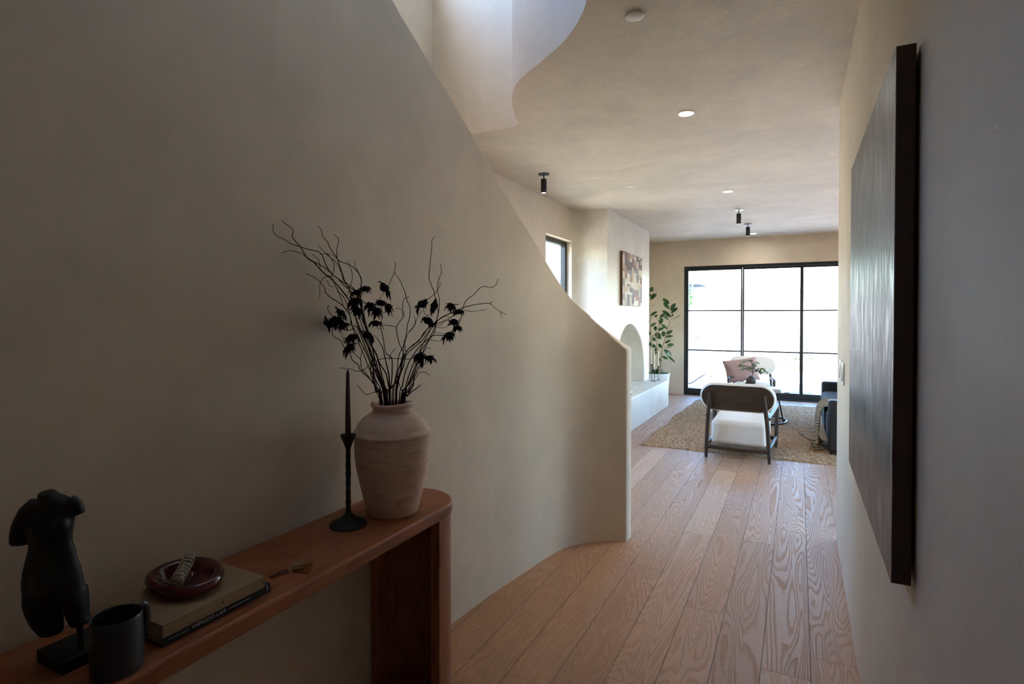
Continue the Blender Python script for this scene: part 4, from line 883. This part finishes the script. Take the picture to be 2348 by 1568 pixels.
for k, (x0, x1, y0, y1, c, th, lab) in enumerate(((-.50, -.20, 8.30, 8.52, COVD, .026, 'dark large book at the bottom of the stack on the coffee table'), (-.52, -.215, 8.30, 8.53, COVW, .024, 'white book on top of the stack on the coffee table'))):
    book('book', x0, x1, y0, y1, CTH+.0003, th, c, lab, .002); CTH += th+.0005

# ------------------------------------------------------------------ sofa and throw
SX0, SX1, SY0, SY1 = .275, 1.18, 6.83, 8.86
LEATHER = simple('black_leather', lin(26, 25, 26), .5, spec=.5, var=.15, vscale=12, bump=.1); GREYF = simple('charcoal_grey_fabric', lin(88, 92, 98), .9, spec=.1, var=.08, vscale=160, bump=.3)
t = thing('sofa', 'low dark sofa at right with slab arms and a grey seat cushion', 'sofa', (SX0, SY0, 0))
W_, L_ = SX1-SX0, SY1-SY0
for nm, y0_, y1_ in (('arm', 0, .13), ('arm', L_-.13, L_)):
    m = MB(); m.box(0.015, W_, y0_, y1_, .04 if y0_ == 0 else .30, .595); m.build(nm, LEATHER, t, bevel=.028, seg=4)
m = MB(); m.box(.06, W_-.15, .13, L_-.13, .05, .129); m.build('base', LEATHER, t, bevel=.01)
m = MB(); m.box(W_-.15, W_+.03, .13, L_-.13, .12, .74); m.build('backrest', LEATHER, t, bevel=.04, seg=4)
m = MB(); m.box(.0, W_-.16, .135, L_-.135, .13, .475); m.build('seat_cushion', GREYF, t, bevel=.075, seg=6)
m = MB(); m.box(.45, W_-.16, .2, L_-.2, .477, .78, Matrix.Translation((.0, 0, 0))); m.build('back_cushion', GREYF, t, bevel=.06, seg=5)
for x, y in ((.05, L_-.06), (W_-.06, L_-.06)):
    m = MB(); m.tube([(x, y, RZ), (x, y, .30)], .014, 10); m.build('leg', BLACK_METAL, t)
for x, y in ((.05, .065), (W_-.06, .065)):
    m = MB(); m.tube([(x, y, RZ), (x, y, .05)], .016, 10); m.build('leg', BLACK_METAL, t)
# knitted throw draped over the seat front
t = thing('throw_blanket', 'chunky beige knitted throw with tassels draped over the sofa seat', 'blanket', (SX0, 7.0, 0))
path = cat_rom([(.62, 0, .505), (.42, 0, .50), (.22, 0, .498), (.07, 0, .492), (-.01, 0, .475), (-.035, 0, .43), (-.05, 0, .35), (-.06, 0, .25), (-.065, 0, .15), (-.055, 0, .07), (-.02, 0, .04)], 6)
def thr(u, v):
    k = u*(len(path)-1); i = min(int(k), len(path)-2); p = path[i].lerp(path[i+1], k-i); wdt = .62-.20*u; yy = .02+v*wdt+.20*(1-u)*.5
    f = .014*math.sin(v*26)+.012*noise.noise(Vector((u*6, v*6, 1))); return Vector((p.x-(f if u > .4 else 0)-.02*math.sin(PI*v)*(u > .4), yy, p.z+(f*.6 if u <= .4 else 0)+.008))
m = MB(); m.grid(thr, 70, 90); o = m.build('blanket', knit_mat(), t, angle=180); s_ = o.modifiers.new('solid', 'SOLIDIFY'); s_.thickness = .012; s_.offset = 1
rr = random.Random(4)
for k in range(9):
    p = thr(1, k/8); e = p+Vector((rr.uniform(-.12, -.02), rr.uniform(-.08, .1), 0)); q = (p+e)/2; q.z = .03; e.z = RZ+.014; p.z = .04
    m = MB(); m.tube(cat_rom([p, q, e], 4), [.011, .010, .009, .010, .011, .012, .010, .012, .015], 8); m.build('tassel', knit_mat() if k == 0 else bpy.data.materials['chunky_knit'], t)
p = thr(1, .9); m = MB(); m.tube(cat_rom([Vector((p.x, p.y, .04)), Vector((-.14, p.y+.12, RZ+.02)), Vector((-.2, .75, RZ+.016)), Vector((-.25, .88, RZ+.016))], 5), [.012, .01, .012, .01, .013, .01, .012, .01, .012, .01, .012, .012, .013, .013, .014, .015], 8); m.build('tassel', bpy.data.materials['chunky_knit'], t)

# ------------------------------------------------------------------ patio outside
GZ = -.03
m = MB(); m.box(-30, 30, YD+.13, 60, -.3, GZ-.02); struct(m.build('patio_bed', pebble_mat(), smooth=False))
PAV = gravel_mat(); m = MB()
rows = [(11.05, 11.92, -.0), (12.06, 13.0, .6), (14.1, 15.2, .2), (15.26, 16.4, .9), (16.46, 17.5, .3), (17.56, 18.6, .7)]
m.box(-1.9, -.35, 11.05, 13.9, GZ-.02, GZ); m.box(-.22, .95, 11.05, 12.1, GZ-.02, GZ); m.box(1.08, 3.2, 11.05, 12.6, GZ-.02, GZ); m.box(.25, 1.0, 12.25, 13.3, GZ-.02, GZ)
for y0_, y1_, o_ in rows[2:]:
    x = -1.9+o_*.0
    while x < 6: m.box(x, x+1.55, y0_, y1_, GZ-.02, GZ); x += 1.6
m.box(-1.85, 6, 13.98, 14.1, GZ-.02, GZ)
struct(m.build('patio_pavers', PAV, smooth=False))
# rear garden wall with an arched seat niche
RY = 19.0; m = MB(); acx, ar_r, az = 1.55, 1.40, .45
pts = [(acx-ar_r*math.cos(a), az+1.25*math.sin(a)) for a in [PI*k/40 for k in range(41)]]
out = [(-14, 0), (acx-ar_r, 0)] + pts + [(acx+ar_r, 0), (12, 0), (12, 2.3), (-14, 2.3)]
tr = tessellate_polygon([[Vector((a, b, 0)) for a, b in out]]); m.add([(a, RY, b-.03) for a, b in out], [tuple(q) for q in tr])
m.add([(a, yy, b-.03) for a, b in pts for yy in (RY, RY+.7)], [(2*k, 2*k+2, 2*k+3, 2*k+1) for k in range(40)]); m.box(acx-1.6, acx+1.6, RY+.7, RY+.8, -.03, 2.27)
m.add([(-14, RY, 2.27), (12, RY, 2.27), (12, RY+.8, 2.27), (-14, RY+.8, 2.27)], [(0, 1, 2, 3)])
struct(m.build('wall_garden', STUCCO, angle=40))
m = MB(); m.box(acx-1.5, acx+1.5, RY-.45, RY+.7, .30, .45); m.box(acx-1.42, acx+1.42, RY-.35, RY+.69, -.03, .298); struct(m.build('trim_bench', STUCCO, bevel=.01))
CW = simple('white_cushion_cover', lin(196, 198, 202), .9, spec=.1); CG = simple('grey_cushion_cover', lin(104, 106, 112), .9, spec=.1)
def stripe():
    q = N('striped_cushion_cover'); w_ = q.n('ShaderNodeTexWave', wave_type='BANDS', bands_direction='Z'); w_.inputs['Scale'].default_value = 9; q.l(q.obj(), w_.inputs['Vector'])
    q.set(q.ramp(w_.outputs['Fac'], [(.2, lin(140, 144, 152)), (.45, lin(204, 206, 208))]), .9); return q.m
for (x, y, mt, w_, lab, rz) in ((.30, RY-.02, CG, .36, 'grey cushion at the left end of the garden bench', .7), (.46, RY-.14, CW, .42, 'plain white cushion on the garden bench between the grey and striped ones', .15), (.79, RY-.24, stripe(), .42, 'striped white cushion on the garden bench, rightmost in view', -.1)):
    tag(cushion('bench_cushion', mt, w_, .40, .13, Matrix.Rotation(rz, 4, 'Z') @ Matrix.Rotation(-.22, 4, 'X'), loc=(x, y, .45+.20), seed=x), lab, 'cushion', 'cushions on the garden bench')
# left boundary wall, planter box with shrub, neighbour house
m = MB(); m.box(-3.2, -3.0, 11.3, RY, -.03, 1.33); struct(m.build('wall_patio_left', STUCCO, smooth=False))
t = thing('hedge_planter', 'grey planter box with leafy green shrub on the patio wall at left', 'planter', (-3.03, 17.2, 1.302))
m = MB(); m.box(-.16, .22, -.5, .4, .0, .26); m.build('box', simple('grey_planter_box', lin(120, 122, 130), .8), t, bevel=.01)
def bush(rad, n, seed, size, c=(0, 0, 0)):
    r_ = random.Random(seed); m_ = MB()
    for k in range(n):
        d = Vector((r_.gauss(0, 1), r_.gauss(0, 1), r_.gauss(0, 1))).normalized(); q = r_.uniform(.55, 1)
        p = Vector(c)+Vector((d.x*rad[0], d.y*rad[1], d.z*rad[2]))*q; e = p+Vector((r_.uniform(-1, 1), r_.uniform(-1, 1), r_.uniform(-.6, .8))).normalized()*size
        m_.leaf(p, e, size*.5, d, .2, .1, 2)
    return m_
GREEN = leafmat('garden_leaf', lin(66, 104, 58), lin(120, 150, 90), .6); bush((.24, .5, .42), 1500, 3, .07, (.02, -.05, .66)).build('foliage', GREEN, t)
SIDING = simple('blue_grey_siding', lin(128, 144, 156), .8); ROOFM = simple('grey_roof', lin(120, 130, 138), .8)
t = thing('neighbour_house', 'blue grey neighbouring house with a low eave beyond the garden wall', 'building', (-7.5, 27, 0))
m = MB(); m.box(-4, 2.95, 0, 1.6, -.03, 2.9); m.build('wall', SIDING, t, smooth=False)
m = MB(); m.add([(-4.5, -.6, 2.9), (3.5, -.6, 2.9), (3.5, 2.2, 2.9), (-4.5, 2.2, 2.9), (-4.5, -.6, 3.08), (3.5, -.6, 3.08), (3.5, 2.2, 3.08), (-4.5, 2.2, 3.08), (-3.5, .8, 3.5), (2.5, .8, 3.5)], [(0, 1, 2, 3), (0, 1, 5, 4), (1, 2, 6, 5), (2, 3, 7, 6), (3, 0, 4, 7), (4, 5, 9, 8), (5, 6, 9), (6, 7, 8, 9), (7, 4, 8)]); m.build('roof', ROOFM, t, smooth=False)
m = MB(); m.tube([(3.2, -.55, 2.9), (3.15, -.1, 2.3), (3.15, -.1, 0)], .04, 8); m.build('drainpipe', WHITE_TRIM, t)
# outdoor kitchen
t = thing('outdoor_kitchen', 'white outdoor kitchen counter along the left side of the patio', 'outdoor kitchen', (-2.5, 14.2, GZ))
m = MB(); m.box(-.36, .34, -1.1, 1.25, 0, .86); m.build('cabinet', STUCCO, t, bevel=.008)
m = MB(); m.box(-.38, .37, -1.13, 1.28, .861, .90); m.build('countertop', WHITE_TRIM, t, bevel=.006)
for y0_ in (-.95, -.45): 
    m = MB(); m.box(.341, .352, y0_, y0_+.46, .08, .80); d_ = m.build('door', COVW, t, bevel=.003); m = MB(); m.tube([(.362, y0_+.40, .5), (.362, y0_+.40, .68)], .006, 8); m.build('handle', STEEL, d_)
t = thing('grill', 'white and steel barbecue grill on the outdoor kitchen counter', 'grill', (-2.42, 14.3, GZ+.90))
m = MB(); m.box(-.24, .20, -.40, .40, .0, .16); m.build('body', COVW, t, bevel=.01)
m = MB(); m.prism([(-.22, .162), (.18, .162), (.15, .27), (0, .33), (-.18, .27)], -.38, .38, Matrix(((1, 0, 0, 0), (0, 0, 1, 0), (0, 1, 0, 0), (0, 0, 0, 1)))); m.build('lid', STEEL, t, bevel=.01)
for k in range(5):
    m = MB(); m.lathe([(0, 0), (.022, 0), (.018, .03), (0, .03)], 14, M=Matrix.Translation((.201, -.3+k*.15, .08)) @ Matrix.Rotation(PI/2, 4, 'Y')); m.build('knob', COVD, t)
m = MB(); m.box(-.9, -.6, RY-.012, RY-.001, .85, .93); tag(m.build('outdoor_outlet', CG, smooth=False, loc=(-1.30+.02, 0, 0)), 'small rectangular outlet cover on the white garden wall', 'outlet')
# bar stools
TEAK = simple('pale_teak', lin(196, 164, 134), .7, var=.12)
def stool():
    t = thing('bar_stool', 'slatted teak bar stool nearest the house at the outdoor kitchen', 'bar stool', (0, 0, 0), 0, 'bar stools at the outdoor kitchen')
    for x, y in ((-.22, -.2), (-.22, .2)):
        m = MB(); m.tube([(x, y, 0), (x+.02, y*.93, .62)], .021, 8, flat=1); m.build('leg', TEAK, t)
    for y in (-.2, .2):
        m = MB(); m.tube(cat_rom([(.24, y, 0), (.20, y*.95, .62), (.235, y*.95, .85), (.30, y*.95, 1.06)], 3), .020, 8); m.build('leg', TEAK, t)
    m = MB()
    for k in range(6): m.box(-.22+k*.076, -.22+k*.076+.064, -.21, .21, .622, .642)
    m.build('seat', TEAK, t, smooth=False)
    m = MB(); m.tube([(-.215, -.198, .2), (-.215, .198, .2)], .014, 6); m.build('footrest', TEAK, t)
    for y in (-.197, .197):
        m = MB(); m.tube([(-.213, y, .24), (.227, y, .24)], .013, 6); m.build('stretcher', TEAK, t)
    m = MB(); m.box(.235, .25, -.18, .18, .80, .86); m.box(.28, .295, -.18, .18, .96, 1.02); m.build('back_slat', TEAK, t, smooth=False); return t
s1 = stool(); s1.location = (-1.72, 14.62, GZ)
s2 = copy_tree(s1); s2.location = (-1.70, 15.30, GZ); s2['label'] = 'slatted teak bar stool farther from the house at the outdoor kitchen'
# terracotta bowl planter with succulents, low weeds
t = thing('terracotta_planter', 'wide terracotta bowl planter with greenery on the patio', 'planter', (.10, 17.3, GZ))
m = MB(); m.lathe([(0, 0), (.25, 0), (.25, .03), (.20, .06), (.26, .14), (.36, .25), (.39, .27), (.39, .32), (.36, .32), (.34, .28), (0, .27)], 36); m.build('bowl', simple('terracotta', lin(206, 150, 120), .8), t)
bush((.30, .30, .16), 500, 8, .07, (0, 0, .34)).build('foliage', leafmat('pale_succulent', lin(110, 150, 118), lin(160, 186, 150), .6), t)
t = bush((.24, .2, .16), 60, 9, .05, (0, 0, .14)).build('dry_shrub', leafmat('dry_leaf', lin(140, 128, 108), lin(176, 164, 140), .8), loc=(-.80, 16.6, GZ)); tag(t, 'sparse low dry shrub on the patio right of the far armchair', 'shrub')
# hedge and ground outside the side window
m = MB(); m.box(-12, XL-.18, -8, YD, -.3, -.06); struct(m.build('ground_side', simple('pale_gravel', lin(190, 182, 160), .95), smooth=False))
t = bush((1.2, 3.2, 1.5), 5000, 12, .13, (0, 0, .0)).build('garden_hedge', GREEN, loc=(-6.3, 12.0, .95)); tag(t, 'bushy green hedge seen through the small side window', 'hedge')
